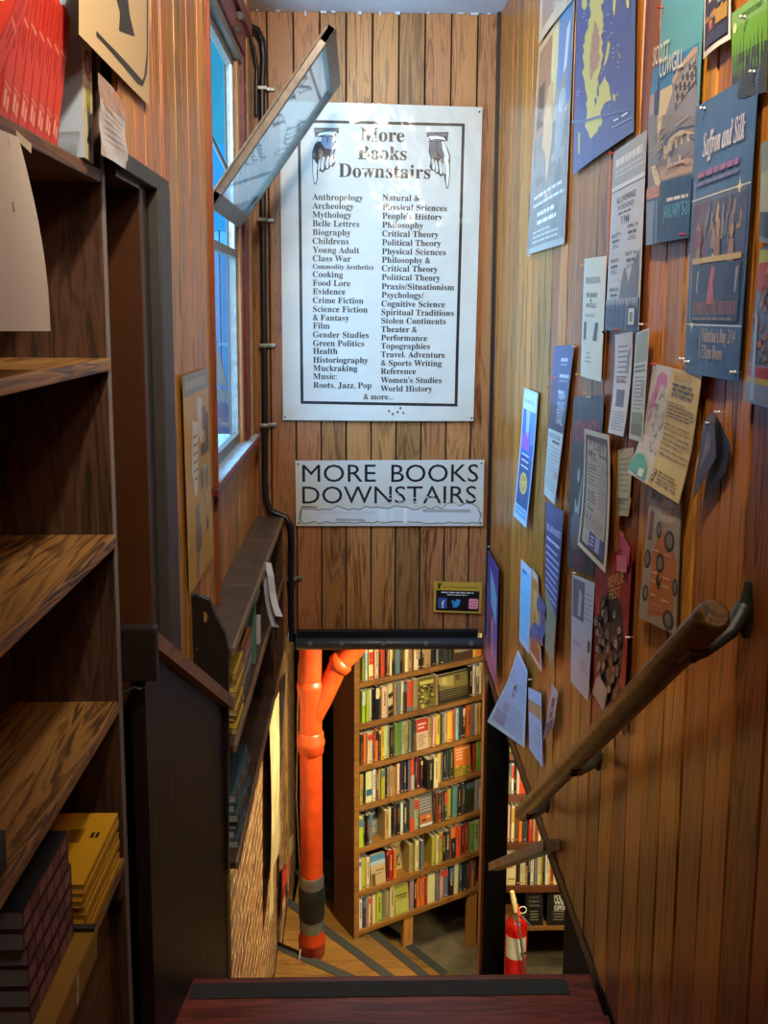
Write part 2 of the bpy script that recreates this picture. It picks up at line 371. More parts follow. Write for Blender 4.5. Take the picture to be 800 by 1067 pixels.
# shell behind the basement and round the stair well
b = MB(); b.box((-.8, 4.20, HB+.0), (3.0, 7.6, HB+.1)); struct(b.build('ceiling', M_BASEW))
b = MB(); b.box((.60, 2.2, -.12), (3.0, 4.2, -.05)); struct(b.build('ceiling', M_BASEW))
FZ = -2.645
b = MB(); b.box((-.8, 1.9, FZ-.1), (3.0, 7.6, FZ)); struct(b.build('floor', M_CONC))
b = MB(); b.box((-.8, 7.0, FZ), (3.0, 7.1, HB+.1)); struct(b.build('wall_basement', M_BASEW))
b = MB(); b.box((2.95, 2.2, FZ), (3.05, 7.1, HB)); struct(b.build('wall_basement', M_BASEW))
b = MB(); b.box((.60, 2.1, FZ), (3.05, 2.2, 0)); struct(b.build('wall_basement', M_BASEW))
b = MB(); b.box((-.60, 2.0, FZ), (-.455, 7.0, .09)); struct(b.build('wall_brick', M_BRICK))
b = MB(); b.box((.575, -.4, FZ), (.62, 2.47, .012)); struct(b.build('wall_well', M_NAVY))
b = MB(); b.box((-.46, 2.0, FZ), (.575, 2.06, -.06)); struct(b.build('wall_well', M_BASEW))
b = MB(); b.box((.572, 2.06, -.02), (.60, 4.16, .016)); struct(b.build('trim_4', M_DARK))
b = MB(); b.box((-.46, 4.162, HB), (.62, 4.21, HB+.4)); struct(b.build('wall_header', M_BASEW))

# landing with its dark red nosing board
b = MB(); b.box((-.8, -1.2, -.06), (.575, 2.0, -.006), bev=.003)
b.box((-.54, 1.62, -.05), (.565, 2.135, 0), bev=.006); o = struct(b.build('floor', M_TREAD))
b = MB()
p = [un(197, 1036, 2, .001), un(196, 1022, 2, .001), un(592, 1016, 2, .001), un(596, 1030, 2, .001)]
ya, yb = 2.135-.075, 2.135-.022
b.box((-.40, ya, .0), (.50, yb, .0022), bev=.0008); b.build('anti_slip_strip', M_GRIP, o)

# ------------------------------------------------------------------ stairs
st = empty('staircase', (0, 0, 0)); tag(st, 'steep wooden staircase dropping from the dark red landing to the basement', 'stairs')
for i in range(8):
    z = -.188*(i+1); y = 2.135+.25*i
    b = MB(); b.box((-.44, y-.02, z-.035), (.56, y+.25, z), bev=.006); b.build('tread', M_STAIRW, st)
    b = MB(); b.box((-.44, y+.235, z-.19), (.56, y+.25, z-.03)); b.build('riser', M_STAIRW, st)
b = MB(); b.box((-.44, 4.135, -1.73), (.56, 4.34, -1.69), bev=.005); b.build('tread', M_STAIRW, st)
def nosing(k, a, c, z, zl, far):
    A, B = un(*a, 2, z), un(*c, 2, z); d = (B-A).normalized(); A = A-d*.9; B = B+d*.35
    A.x = A.x; n = Vector((-d.y, d.x, 0));
    if n.y < 0: n = -n
    # clip the left end to the brick wall
    if A.x < -.448: A = A+d*((-.448-A.x)/d.x)
    if B.x > .56: B = B-d*((B.x-.56)/d.x)
    return A, B, n
zs = [-1.88, -2.07, -2.265, -2.455]
ed = [((340, 1003), (370, 1016)), ((355, 975), (408, 1014)), ((396, 973), (446, 1014)), ((419, 975), (468, 1013))]
E_ = [nosing(k, e[0], e[1], z, 0, 0) for k, (e, z) in enumerate(zip(ed, zs))]
# each winder covers the ground from behind the previous nosing up to its own
ends = []
for k, ((A, B, n), z) in enumerate(zip(E_, zs)):
    if k == 0: P = [Vector((-.448, 4.25, z)), Vector((.56, 4.25, z)), B, A]
    else:
        a0, b0, _ = E_[k-1]; P = [Vector((a0.x, a0.y-.10, z)), Vector((b0.x, b0.y-.10, z)), B, A]
        if k >= 2: P = [Vector((a0.x, a0.y-.1, z)), Vector((b0.x, b0.y-.1, z)), B, A]
    mt = wood('winder tread %d' % k, '#4f3514', '#7f5c26', 'X', .5, plank=(1, .14, .03), vary=.15)
    b = MB(); b.prism([p-Vector((0, 0, .04)) for p in P], (0, 0, .04)); b.build('winder_tread', mt, st)
    b = MB(); d = (B-A).normalized(); q = [A-n*.005, B-n*.005, B-n*.06, A-n*.06]
    q = [p+Vector((0, 0, .0005)) for p in q]; b.prism(q, (0, 0, .003)); b.build('grip_strip', M_GRIP, st)
    b = MB(); q = [A-n*.01-Vector((0, 0, .04)), B-n*.01-Vector((0, 0, .04)), B-n*.03-Vector((0, 0, .04)), A-n*.03-Vector((0, 0, .04))]
    b.prism(q, (0, 0, -.155)); b.build('riser', M_STAIRW, st)

# ------------------------------------------------------------------ doorway in the left wall

b = MB()
b.box((-.56, 1.83, -.1), (-.545, 2.24, 1.885)); b.box((-.545, 1.84, 0), (-.535, 1.88, 1.84), bev=.003); b.box((-.545, 1.96, 0), (-.53, 2.02, 1.80), bev=.003)
b.box((-.545, 1.83, 1.74), (-.528, 2.06, 1.85), bev=.003)
o = struct(b.build('door_1', M_DOOR))
b = MB(); b.box((-.56, 2.02, -.1), (-.45, 2.05, 1.88), bev=.003); b.box((-.57, 1.83, 1.845), (-.45, 2.06, 1.885), bev=.003); b.build('door_jamb', M_DOOR, o)
b = MB(); b.box((-.58, 1.83, -.1), (-.57, 2.3, 1.9)); b.build('door_backing', BACKING, o)
b = MB(); b.box((-.46, 2.065, -.1), (-.455, 2.11, 1.86)); b.box((-.455, 2.105, -.15), (-.428, 2.225, 1.872), bev=.004); b.box((-.46, 1.83, 1.855), (-.43, 2.228, 1.888), bev=.003)
struct(b.build('trim_5', M_DOORF))

# ------------------------------------------------------------------ window
wn = empty('window_1'); wn['kind'] = 'structure'
def wbox(a, c, m, name, bev=.003, par=wn): b = MB(); b.box(a, c, bev=bev); return b.build(name, m, par)
wbox((-.512, WY1, WZ0-.02), (-.462, WY1+.065, WZ1+.03), M_JAMB, 'jamb')
wbox((-.51, WY1+.065, WZ0-.03), (-.448, WY1+.175, WZ1+.16), M_REDP, 'casing')
wbox((-.47, WY1+.185, WZ0-.03), (-.446, WY1+.27, CZ), M_JAMB, 'side_board')
wbox((-.51, WY0-.07, WZ1), (-.450, WY1+.065, WZ1+.035), M_ALU, 'head')
wbox((-.51, WY0-.07, WZ1+.035), (-.440, WY1+.10, WZ1+.13), M_REDP, 'head_casing')
wbox((-.47, WY0-.07, WZ1+.13), (-.425, WY1+.19, WZ1+.19), M_REDP, 'head_casing')
wbox((-.60, 2.85, WZ0-.03), (-.462, WY0, WZ1+.03), M_REDP, 'jamb')
wbox((-.62, 2.80, WZ0-.035), (-.418, 4.06, WZ0-.012), M_REDP, 'sill')
b = MB(); b.box((-.60, 2.88, WZ0-.012), (-.425, 4.04, WZ0-.004), bev=.002); b.build('sill_board', M_WHITE, wn)
# metal frame: outer bars, the mid rail, and the inner white track
mid = 1.83
for a, c, m, nm in (((-.50, WY0, WZ0), (-.475, WY0+.03, WZ1), M_ALU, 'stile'), ((-.50, WY1-.022, WZ0), (-.475, WY1, WZ1), M_ALU, 'stile'),
                    ((-.50, WY0, WZ0), (-.475, WY1, WZ0+.035), M_ALU, 'bottom_rail'), ((-.50, WY0, WZ1-.03), (-.475, WY1, WZ1), M_ALU, 'top_rail'),
                    ((-.50, WY0, mid-.03), (-.472, WY1, mid), M_ALU, 'mid_rail'), ((-.486, WY1-.05, mid), (-.476, WY1-.036, WZ1), M_WHITE, 'track'), ((-.512, WY1-.012, WZ0), (-.50, WY1, WZ1), M_DARK, 'seal')):
    wbox(a, c, m, nm)
def glass(name, tint, rough=0.0, refl=1.5, haze=0):
    m, nt, bs = newmat(name); N = nt.nodes; L = nt.links; N.remove(bs)
    t = N.new('ShaderNodeBsdfTransparent'); t.inputs[0].default_value = (*lin(tint), 1)
    gl = N.new('ShaderNodeBsdfGlossy'); gl.inputs['Roughness'].default_value = rough
    fr = N.new('ShaderNodeFresnel'); ge = N.new('ShaderNodeNewGeometry'); mr = N.new('ShaderNodeMapRange'); mr.inputs['To Min'].default_value = refl; mr.inputs['To Max'].default_value = 1/refl
    L.new(ge.outputs['Backfacing'], mr.inputs['Value']); L.new(mr.outputs[0], fr.inputs['IOR'])
    mx = N.new('ShaderNodeMixShader'); L.new(fr.outputs[0], mx.inputs[0]); L.new(t.outputs[0], mx.inputs[1]); L.new(gl.outputs[0], mx.inputs[2]); out = mx.outputs[0]
    if haze:
        df = N.new('ShaderNodeBsdfTranslucent'); df.inputs[0].default_value = (.9, .95, 1, 1)
        m2 = N.new('ShaderNodeMixShader'); m2.inputs[0].default_value = haze; L.new(out, m2.inputs[1]); L.new(df.outputs[0], m2.inputs[2]); out = m2.outputs[0]
    L.new(out, N['Material Output'].inputs[0]); return m
G_LOW = glass('dusty window glass', '#e8f2fa', .02, 1.12, .004); G_SASH = glass('tilted sash glass', '#e6eef0', .01, 2.3, .022)
b = MB(); b.box((-.49, WY0+.02, WZ0+.03), (-.486, WY1-.02, mid-.02)); b.build('lower_pane', G_LOW, wn)
# hopper sash: hinged at its foot, tipped into the room
far = un(247, 236, 0, -.47); fy = far.y; top = un(352, 85, 1, fy); near = un(338.6, 27, 2, top.z); ny = near.y
d = (Vector((top.x, 0, top.z))-Vector((far.x, 0, far.z))); SL = d.length; ang = math.atan2(d.x, d.z)
sh = empty('tilted_sash', (far.x, 0, far.z)); sh.parent = wn; sh.rotation_euler = (0, ang, 0)
def sb(a, c, m, nm, bev=.003): b = MB(); b.box(a, c, bev=bev); o = b.build(nm, m, sh); return o
sw = .032
sb((-.014, fy-.022, 0), (.014, fy, SL), M_ALU, 'sash_stile'); sb((-.014, ny, 0), (.014, ny+.022, SL), M_ALU, 'sash_stile')
sb((-.014, ny, 0), (.014, fy, .055), M_ALU, 'sash_rail'); sb((-.014, ny, SL-.055), (.014, fy, SL), M_ALU, 'sash_rail')
sb((-.016, ny-.007, .02), (-.008, ny+.004, SL-.01), mat('grimy sash edge', '#6f5c46', .6, noise=.4, nscale=60), 'weather_strip')
sb((-.003, ny+.015, .04), (.001, fy-.015, SL-.04), G_SASH, 'sash_pane', 0)
# stay arms between the sash and the frame
b = MB(); q = Vector((-.475, fy-.04, mid+.29)); s0 = Vector((far.x, fy-.02, far.z))+Vector((math.sin(ang), 0, math.cos(ang)))*.11
for yy in (fy-.03, 3.12):
    b.tube([(-.478, yy, far.z+.24), (s0.x, yy, s0.z)], .006, 8); b.tube([(-.478, yy, far.z+.02), (s0.x+.01, yy, s0.z+.02)], .006, 8)
b.build('stay_arm', M_DARK, wn)

# outside: a blue painted facade down the side alley
def facade():
    b = MB(); g = random.Random(2); x = -4.5; i = 0
    while x < -.62:
        b.box((x+.004, 7.3, -2), (x+.146, 7.33, 7), ((.022, .066, .105), (.024, .070, .110), (.020, .061, .099))[i % 3], bev=.004); x += .15; i += 1
    b.box((-4.5, 7.331, -2), (-.62, 7.36, 7), (.010, .04, .08))
    o = b.build('building_facade', inkmat('facade paint', .8, spec=.1)); tag(o, 'blue boarded building facade seen through the stairwell window', 'building')
    b = MB(); Y = 7.29
    def P(pts, c): b.prism([(un(px, py, 1, Y)) for px, py in pts], (0, .01, 0), c)
    P([(215, 320), (236, 398), (236, 404), (215, 392)], (0.078, 0.04836, 0.03276)); P([(200, 404), (262, 408), (262, 420), (200, 418)], (0.0624, 0.0429, 0.03276))
    P([(200, 418), (262, 424), (262, 436), (200, 434)], (0.0273, 0.01404, 0.0234)); P([(200, 434), (262, 438), (262, 446), (200, 444)], (0.0624, 0.0234, 0.0234))
    P([(200, 444), (262, 447), (262, 470), (200, 470)], (0.01404, 0.0156, 0.0273))
    P([(190, -20), (262, -20), (262, 240), (190, 240)], (.003, .036, .066)); P([(190, -20), (246, -20), (236, 150), (190, 150)], (.004, .042, .05))
    b.build('mural', inkmat('facade mural', .8, spec=.1), o)
facade()
b = MB(); b.box((-5, 2.2, -2.1), (-.61, 7.3, -2)); struct(b.build('ground', M_CONC))

# ------------------------------------------------------------------ main handrail
P0, P1 = un(745, 640, 0, .47), un(544, 848, 0, .47)
hr = empty('handrail', P0); tag(hr, 'thick round wooden handrail with worn varnish running down the poster wall', 'handrail')
d = (P1-P0); dn = d.normalized(); rr = .0232
b = MB(); pth = [d*0]+[dn*.004, dn*.012]+[d*t for t in (.2, .4, .6, .8)]+[d-dn*.012, d-dn*.004, d]
b.tube(pth, rr, 28, rs=[rr*.72, rr*.93, rr]+[rr]*4+[rr, rr*.93, rr*.7]); b.build('rail', M_RAIL, hr)
def bracket(px, py, wall_px, wall_py, up=.05):
    """screws to the boards, arm curling under the rail"""
    t = 0
    # nearest point on the rail to the given line of sight
    best = min((abs((P0+d*k/200-E0).normalized().dot(ray(px, py).normalized())-1), k) for k in range(201))[1]
    A = P0+d*best/200; B = un(wall_px, wall_py, 0, .572)
    o = MB(); A2 = A-Vector((0, 0, rr+.004))
    o.tube([B-P0+Vector((0, 0, up))+Vector((-.006, 0, 0)), B-P0+Vector((-.008, 0, up*.4)), B-P0+Vector((-.010, 0, 0)), B-P0+Vector((-.008, 0, -up*.4)), B-P0+Vector((-.005, 0, -up*.7))], .008, 10, rs=[.005, .009, .013, .010, .006])
    o.tube([B-P0+Vector((-.01, 0, .01)), (B-P0)*.65+(A2-P0)*.35+Vector((0, 0, -.006)), (B-P0)*.2+(A2-P0)*.8+Vector((0, 0, -.008)), A2-P0], .011, 10, rs=[.014, .010, .008, .010])
    o.box((-.012, -.028, -.004), (.012, .028, .004), X=Matrix.Translation(A2-P0)@Vector((0, 1, 0)).rotation_difference(dn).to_matrix().to_4x4(), bev=.002)
    o.build('bracket', M_IRON, hr)
bracket(725, 665, 782, 640); bracket(598, 792, 626, 790, .04); bracket(552, 842, 572, 838, .035)
# lower flat rail going on down the next flight
A, B = un(572, 879, 0, .54), un(513, 902, 0, .54)
b = MB(); dd = (B-A).normalized(); u_ = Vector((0, 0, 1)); b.prism([A+Vector((-.016, 0, -.022)), A+Vector((-.016, 0, .014)), A+Vector((.03, 0, .014)), A+Vector((.03, 0, -.022))], B-A)
tag(b.build('lower_handrail', wood('dull brown rail', '#4a3d30', '#857058', 'Y', .4)), 'flat brown handrail board crossing the gap above the fire extinguisher', 'handrail')

# post at the foot of the poster wall
b = MB(); b.box((.588, 4.165, FZ), (.69, 4.27, HB), bev=.004); p = struct(b.build('trim_6', M_NAVY))
b = MB(); b.box((.570, 4.17, FZ), (.586, 4.25, HB), bev=.003); struct(b.build('trim_7', M_CASE2V))

# ------------------------------------------------------------------ padded bumper on the header
bp = empty('head_bumper', (.06, 4.14, HB)); tag(bp, 'black foam head bumper screwed along the bottom edge of the boarded wall', 'bumper')
A, B = un(308, 671, 1, 4.11), un(503, 671, 1, 4.11); o0 = bp.location
b = MB(); b.box((A.x-o0.x, -.010, -.030), (B.x-o0.x-.02, .012, .027), bev=.005); b.build('rubber_strip', M_RUB, bp)
b = MB(); zc = A.z-o0.z; b.tube([(A.x-o0.x, -.03, zc), (A.x-o0.x+.01, -.03, zc), (B.x-o0.x-.01, -.03, zc), (B.x-o0.x, -.03, zc)], .026, 20, rs=[.02, .026, .026, .02]); b.build('foam_roll', mat('slate foam', '#333a3f', .4, bump=.1, nscale=40), bp)
for px in (323, 356, 399, 444, 491):
    q = un(px, 670.5, 1, 4.083)
    b = MB(); 
    vs = [(q.x-o0.x+.011*math.cos(t*math.pi/5), q.y-o0.y, q.z-o0.z+.011*math.sin(t*math.pi/5)) for t in range(10)]
    b.prism(vs, (0, .006, 0)); vs = [(q.x-o0.x+.006*math.cos(t*math.pi/5), q.y-o0.y-.003, q.z-o0.z+.006*math.sin(t*math.pi/5)) for t in range(10)]
    b.prism(vs, (0, .006, 0)); b.build('screw', mat('dull screw', '#7f868a', .35, metal=.2) if 'dull screw' not in bpy.data.materials else bpy.data.materials['dull screw'], bp)

# ------------------------------------------------------------------ conduit in the corner
cb = empty('corner_conduit', (-.40, 4.1, 1.0)); tag(cb, 'black cable conduit running down the corner beside the tall list sign', 'cable'); o0 = cb.location
def cpt(px, py, y=4.13): return un(px, py, 1, y)-o0
b = MB(); b.tube([un(250, 16, 0, -.43)-o0, cpt(258, 26, 4.06), cpt(268, 31, 4.1), cpt(273, 42), cpt(274.5, 60), cpt(273, 95), cpt(273.5, 200), cpt(275, 340), cpt(276, 440), cpt(276, 500), cpt(277, 520, 4.12), cpt(281, 532, 4.12), cpt(290, 536, 4.12), cpt(298, 539, 4.11), cpt(303, 548, 4.11), cpt(303.5, 570, 4.12), cpt(303, 610, 4.12), cpt(303.5, 668, 4.12)], .0135, 12); b.build('conduit', M_CABLE, cb)
b = MB(); b.tube([un(246, 30, 0, -.43)-o0, cpt(257, 36, 4.08), cpt(264, 50, 4.1), cpt(267.5, 70), cpt(267, 95), cpt(267, 120)], .008, 10); b.build('cable', M_CABLE, cb)
for px, py in ((274, 92), (274, 229), (275.5, 360), (276.5, 443), (304, 603)):
    q = cpt(px, py); b = MB(); b.box((q.x-.022, q.y-.017, q.z-.008), (q.x+.018, q.y+.02, q.z+.008), bev=.003); b.box((q.x+.014, q.y+.01, q.z-.008), (q.x+.046, q.y+.022, q.z+.008), bev=.003)
    b.build('clamp', M_CLAMP, cb)

# ------------------------------------------------------------------ ledge bookcase on the left wall
LFX = -.335; LY0, LY1 = 2.44, 4.12
lb = empty('ledge_bookcase', (LFX, LY0, .09)); tag(lb, 'shallow dark bookcase with a grey ledge top under the stairwell window', 'bookcase'); o0 = lb.location
def lbx(a, c, m, nm, bev=.003): b = MB(); b.box(Vector(a)-o0, Vector(c)-o0, bev=bev); return b.build(nm, m, lb)
pts = [un(px, py, 1, LY0) for px, py in ((181, 622), (206, 621), (218, 626), (224, 642), (234, 660), (238, 680), (237.5, 906), (181, 906))]
b = MB(); b.prism([p-o0 for p in pts], (0, .022, 0)); e = b.build('end_panel', M_DARK, lb)
b = MB()
for px, py, a, c in ((213, 643, .008, .015), (205, 676, .003, .003), (228, 792, .0025, .0025), (200, 700, .002, .002)):
    q = un(px, py, 1, LY0)-o0; b.prism([q+Vector((a*math.cos(t)*(1 if math.cos(t) > 0 else .3), -.0006, c*math.sin(t))) for t in [k*math.pi/8 for k in range(16)]], (0, .0005, 0))
b.build('worn_spot', mat('bare worn wood', '#8a7440', .6), e)
for z, nm in ((.712, 'ledge_top'), (.44, 'shelf'), (.10, 'shelf')):
    lbx((-.455, LY0+.022, z-.020), (LFX-.004, LY1, z), M_LEDGE if nm == 'ledge_top' else M_CASE, nm)
    lbx((LFX-.006, LY0+.02, z-.021), (LFX+.002, LY1, z+.001), M_LEDGEE, 'edge_strip', .001)
lbx((-.455, LY1-.02, .09), (LFX-.004, LY1, .70), M_CASE, 'end_panel'); lbx((-.454, LY0+.02, .09), (-.448, LY1, .70), M_DARK, 'back_panel')
lbx((-.448, 3.40, .45), (LFX-.02, 3.415, .69), M_CASE, 'divider')
lbx((-.42, 3.62, .10), (-.335, 3.64, .425), M_CASE, 'divider')
for yy in (3.05, 3.68): b = MB(); b.box((-.452, yy, .7125), (LFX, yy+.004, .7135)); o = b.build('seam', M_LEDGEE); o.parent = lb; o.location = -o0

# ------------------------------------------------------------------ stair gate panel with sloping cap
A0, A1 = Vector((-.462, 1.86, 0)), Vector((-.392, 2.46, 0))
gt = empty('stair_gate', A0); tag(gt, 'battered dark stair-side panel with a sloping brown cap beside the dark doorway', 'panel')
zt0 = un(135, 655, 1, 1.86).z; zt1 = un(215, 728, 1, 2.46).z; d = A1-A0; n = Vector((d.y, -d.x, 0)).normalized()
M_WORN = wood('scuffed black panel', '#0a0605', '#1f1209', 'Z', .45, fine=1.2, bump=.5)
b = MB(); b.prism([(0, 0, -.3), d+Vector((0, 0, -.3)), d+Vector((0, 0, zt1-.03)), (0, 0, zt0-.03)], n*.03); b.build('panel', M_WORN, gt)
b = MB(); b.prism([d*.985+Vector((0, 0, -.3))+n*.0305, d+Vector((0, 0, -.3))+n*.0305, d+Vector((0, 0, zt1-.03))+n*.0305, d*.985+Vector((0, 0, zt1-.03))+n*.0305], n*.006); b.build('edge_strip', wood('worn bare edge', '#5f4020', '#94703c', 'Z', .5), gt)
b = MB(); c0 = Vector((0, 0, zt0)); c1 = d*1.02+Vector((0, 0, zt1)); w = n*.055
b.prism([c0+n*-.012+Vector((0, 0, -.035)), c0+w+Vector((0, 0, -.035)), c0+w+Vector((0, 0, .0)), c0-n*.012], c1-c0); b.build('cap', wood('brown cap rail', '#5a3a26', '#8f6446', 'Y', .4), gt)
b = MB(); b.box((-.015, -.03, zt0-.10), (.06, .0, zt0+.012), bev=.006); b.build('post_head', M_DARK, gt)
q = un(145, 712, 1, 1.84)-A0
b = MB(); b.tube([q+Vector((.012*math.cos(t), 0, .012*math.sin(t))) for t in [k*math.pi/6 for k in range(13)]], .0025, 8); b.tube([q+Vector((-.03, 0, -.02)), q+Vector((-.01, 0, -.008)), q+Vector((.004, -.002, -.012))], .003, 8)
b.tube([q+Vector((.004, 0, .03)), q+Vector((.006, 0, .018)), q+Vector((.002, 0, .012))], .0025, 8); b.build('latch_hook', M_IRON, gt)

# ------------------------------------------------------------------ left bookcase by the camera
BX, BB, BY = -.475, -.665, 1.8
lc = empty('wall_bookcase', (BX, BY, 0)); tag(lc, 'tall dark wooden bookcase with worn fir shelves beside the doorway', 'bookcase'); o0 = lc.location
def cbx(a, c, m, nm, bev=.003): b = MB(); b.box(Vector(a)-o0, Vector(c)-o0, bev=bev); return b.build(nm, m, lc)
cbx((BB-.02, BY, 0), (BX+.004, BY+.022, CZ-.02), M_CASE, 'side_panel'); cbx((BX+.004, BY-.001, 0), (BX+.0065, BY+.022, CZ-.02), mat('pale edge banding', '#7d7068', .5), 'front_edge', .001)
cbx((BB-.02, .75, 0), (BX, .772, CZ-.02), M_CASE, 'side_panel'); cbx((BB-.03, .75, 0), (BB-.012, BY+.02, CZ-.02), M_CASE, 'back_panel')
SZ = [1.853, 1.513, 1.178, .845, .517]
for i, z in enumerate(SZ):
    cbx((BB-.012, .775, z-.024), (BX+(.012 if i in (1, 2) else .006), BY-.001, z), M_CASEH if i == 0 else M_SHELF, 'shelf', .004)
cbx((BB, .775, 0), (BX-.03, BY-.002, .49), wood('plywood kickboard', '#3f2c12', '#6b4d20', 'Y', .5), 'kickboard')
cbx((BX-.02, BY-.03, .44), (BX+.004, BY-.002, .495), M_CASE, 'shelf_cleat')

# ------------------------------------------------------------------ big list sign on the back wall
BK = Vector((0, -1, 0)); BY_ = 4.145
def backquad(q, y=BY_): return [un(px, py, 1, y) for px, py in q]
S = Sheet(backquad([(291.5, 106), (502.5, 112), (493, 438.5), (295, 437.5)]), BK, disp=lambda u, v: .004+.006*math.sin(u*5+1)*math.sin(v*7)+.010*(abs(v-.5)*2)**6*abs(math.sin(3*u)), thick=.0015)
FR = [(310, 125.2), (484, 129), (476.3, 423.5), (313.3, 420.5)]
def band(q, t, col):
    cx = sum(p[0] for p in q)/4; cy = sum(p[1] for p in q)/4
    inn = [(x+(t if x < cx else -t), y+(t if y < cy else -t)) for x, y in q]
    for i in range(4): j = (i+1) % 4; S.poly([q[i], q[j], inn[j], inn[i]], col, True)
band(FR, 3.0, '#15161c')
ppm = S.W/205     # metres per photo pixel on the sign
def stext(t, px, py, h, xs=.92, font=SER, col='#1c1c20', center=False, off=.004):
    u, v = S.uv(px, py); S.text(font(t), u, v, h*ppm, col, xs=xs, center=center, off=off, lift=.0011)
Lx, Rx = 325.4, 398.3
LT = [("Anthropology", 321), ("Archeology", 349), ("Mythology", 377), ("Belle Lettres", 405), ("Biography", 433), ("Childrens", 461), ("Young Adult", 489), ("Class War", 516), ("Commodity Aesthetics", 543), ("Cooking", 567), ("Food Lore", 594), ("Evidence", 621), ("Crime Fiction", 649), ("Science Fiction", 677), ("& Fantasy", 704), ("Film", 730), ("Gender Studies", 758), ("Green Politics", 785), ("Health", 810), ("Historiography", 838), ("Muckraking", 864), ("Music:", 890), ("Roots, Jazz, Pop", 918)]
RT = [("Natural &", 324), ("Physical Sciences", 354), ("People's History", 382), ("Philosophy", 410), ("Critical Theory", 438), ("Political Theory", 466), ("Physical Sciences", 494), ("Philosophy &", 521), ("Critical Theory", 548), ("Political Theory", 576), ("Praxis/Situationism", 605), ("Psychology/", 632), ("Cognitive Science", 660), ("Spiritual Traditions", 687), ("Stolen Continents", 714), ("Theater &", 741), ("Performance", 768), ("Topographies", 794), ("Travel, Adventure", 821), ("& Sports Writing", 848), ("Reference", 874), ("Women's Studies", 902), ("World History", 929)]
for t, y in LT:
    small = t.startswith('Commod'); stext(t, Lx+.0017*(y-321), 100+(y+(9 if not small else 6))/3.05, 9.0 if not small else 7.2, xs=.99 if not small else .92)
for t, y in RT: stext(t, Rx-.0032*(y-324), 100+(y+9)/3.05, 9.0, xs=.99)
stext("& more...", 394, 416, 8.6, 1.0, center=True)
stext("More", 398.3, 147.8, 19.5, 1.0, center=True); stext("Books", 398, 166.6, 19.5, 1.0, center=True); stext("Downstairs", 400.4, 185.5, 19.5, 1.0, center=True)
def hand(f, palm):
    K = '#26262a'
    S.poly([f(x, y) for x, y in [(82,160),(392,165),(388,230),(372,290),(345,272),(250,258),(130,270),(98,275)]], '#3c3c40', True)
    S.poly([f(x, y) for x, y in [(98,180),(378,186),(374,205),(250,198),(110,212)]], '#77777a', True)
    S.poly([f(x, y) for x, y in [(140,262),(350,270),(362,400),(330,500),(352,590),(325,635),(283,642),(262,672),(222,680),(196,712),(150,690),(134,640),(132,780),(112,856),(84,856),(64,700),(62,540),(60,460),(90,370),(135,300)]], K, True)
    S.poly([f(x, y) for x, y in [(150,275),(180,280),(165,380),(140,450),(150,500),(128,600),(118,700),(118,790),(104,842),(92,842),(72,700),(74,560),(84,530),(74,460),(104,372)]], '#e4e4dc', True)
    S.poly([f(x, y) for x, y in [(180,272),(345,276),(346,385),(320,490),(240,470),(196,500),(146,478),(150,440),(170,370)]], palm, True)
    S.poly([f(x, y) for x, y in [(245,275),(262,275),(256,400),(240,470),(205,495),(150,490),(160,478),(225,450),(244,390)]], '#3a3f4c', True)
    for x, y, a, c in ((152,610,15,75),(196,600,22,85),(254,585,21,78),(300,560,20,72)):
        S.poly([f(x+a*math.cos(t)-c*math.sin(t)*.12, y+c*math.sin(t)) for t in [k*math.pi/8 for k in range(16)]], '#e2e2da', True)
        S.poly([f(x+a*.5+a*.35*math.cos(t), y+c*.75*math.sin(t)) for t in [k*math.pi/6 for k in range(12)]], '#a5a5a0', True)
    S.poly([f(x, y) for x, y in [(120,268),(150,226),(250,208),(350,212),(385,236),(372,282),(345,262),(250,245),(160,255)]], '#f0f0e8', True)
    S.poly([f(x, y) for x, y in [(335,232),(368,240),(358,268),(338,250)]], K, True)
hand(lambda x, y: (320+x/11.87, 120+y/11.87), '#8592ad')
hand(lambda x, y: (440+(320-(x-82)*.871)/11.85, 120+(y+52)/11.85), '#6e6a68')
for a, c in ((405, 428), (409, 431), (417, 425), (420, 430), (414, 429)): S.ell(*S.uv(a, c), .006, .004, '#55554f')
sg = S.build('list_sign', '#d2d2c9', GLOSS, 'large laminated white sign headed with pointing hands, listing sections in two columns', 'sign', nu=16, nv=24)
def screw(name, sheet, u, v, parent, r=.004, m=None):
    p = sheet.map(u, v, .0015); b = MB(); n = sheet.n; a = Vector((0, 0, 1)); c = n.cross(a)
    b.prism([p+(a*math.cos(t)+c*math.sin(t))*r for t in [k*math.pi/5 for k in range(10)]], n*.002); return b.build(name, m or M_CHROME, parent)
for u, v in ((.985, .985), (.01, .01), (.99, .01)): screw('sign_nail', S, u, v, sg, m=M_DARK)

S = Sheet(backquad([(307.5, 480), (504.5, 479), (503, 548), (308.5, 548)]), BK, thick=.003, off=-.002)
def st2(t, x0, x1, ybase, capH, col='#17181c'):
    u0, v0 = S.uv(x0, ybase); u1, _ = S.uv(x1, ybase); pm = S.W/196.5
    S.text(t, u0, v0, capH*pm/.69, col, width=u1-u0, lift=.0008)
st2('MORE', 315, 391.5, 502, 18.3, '#17181c'); st2('BOOKS', 407.5, 498, 502, 18.3)
st2('DOWNSTAIRS', 315, 496, 524.5, 18.3, '#1e2024')
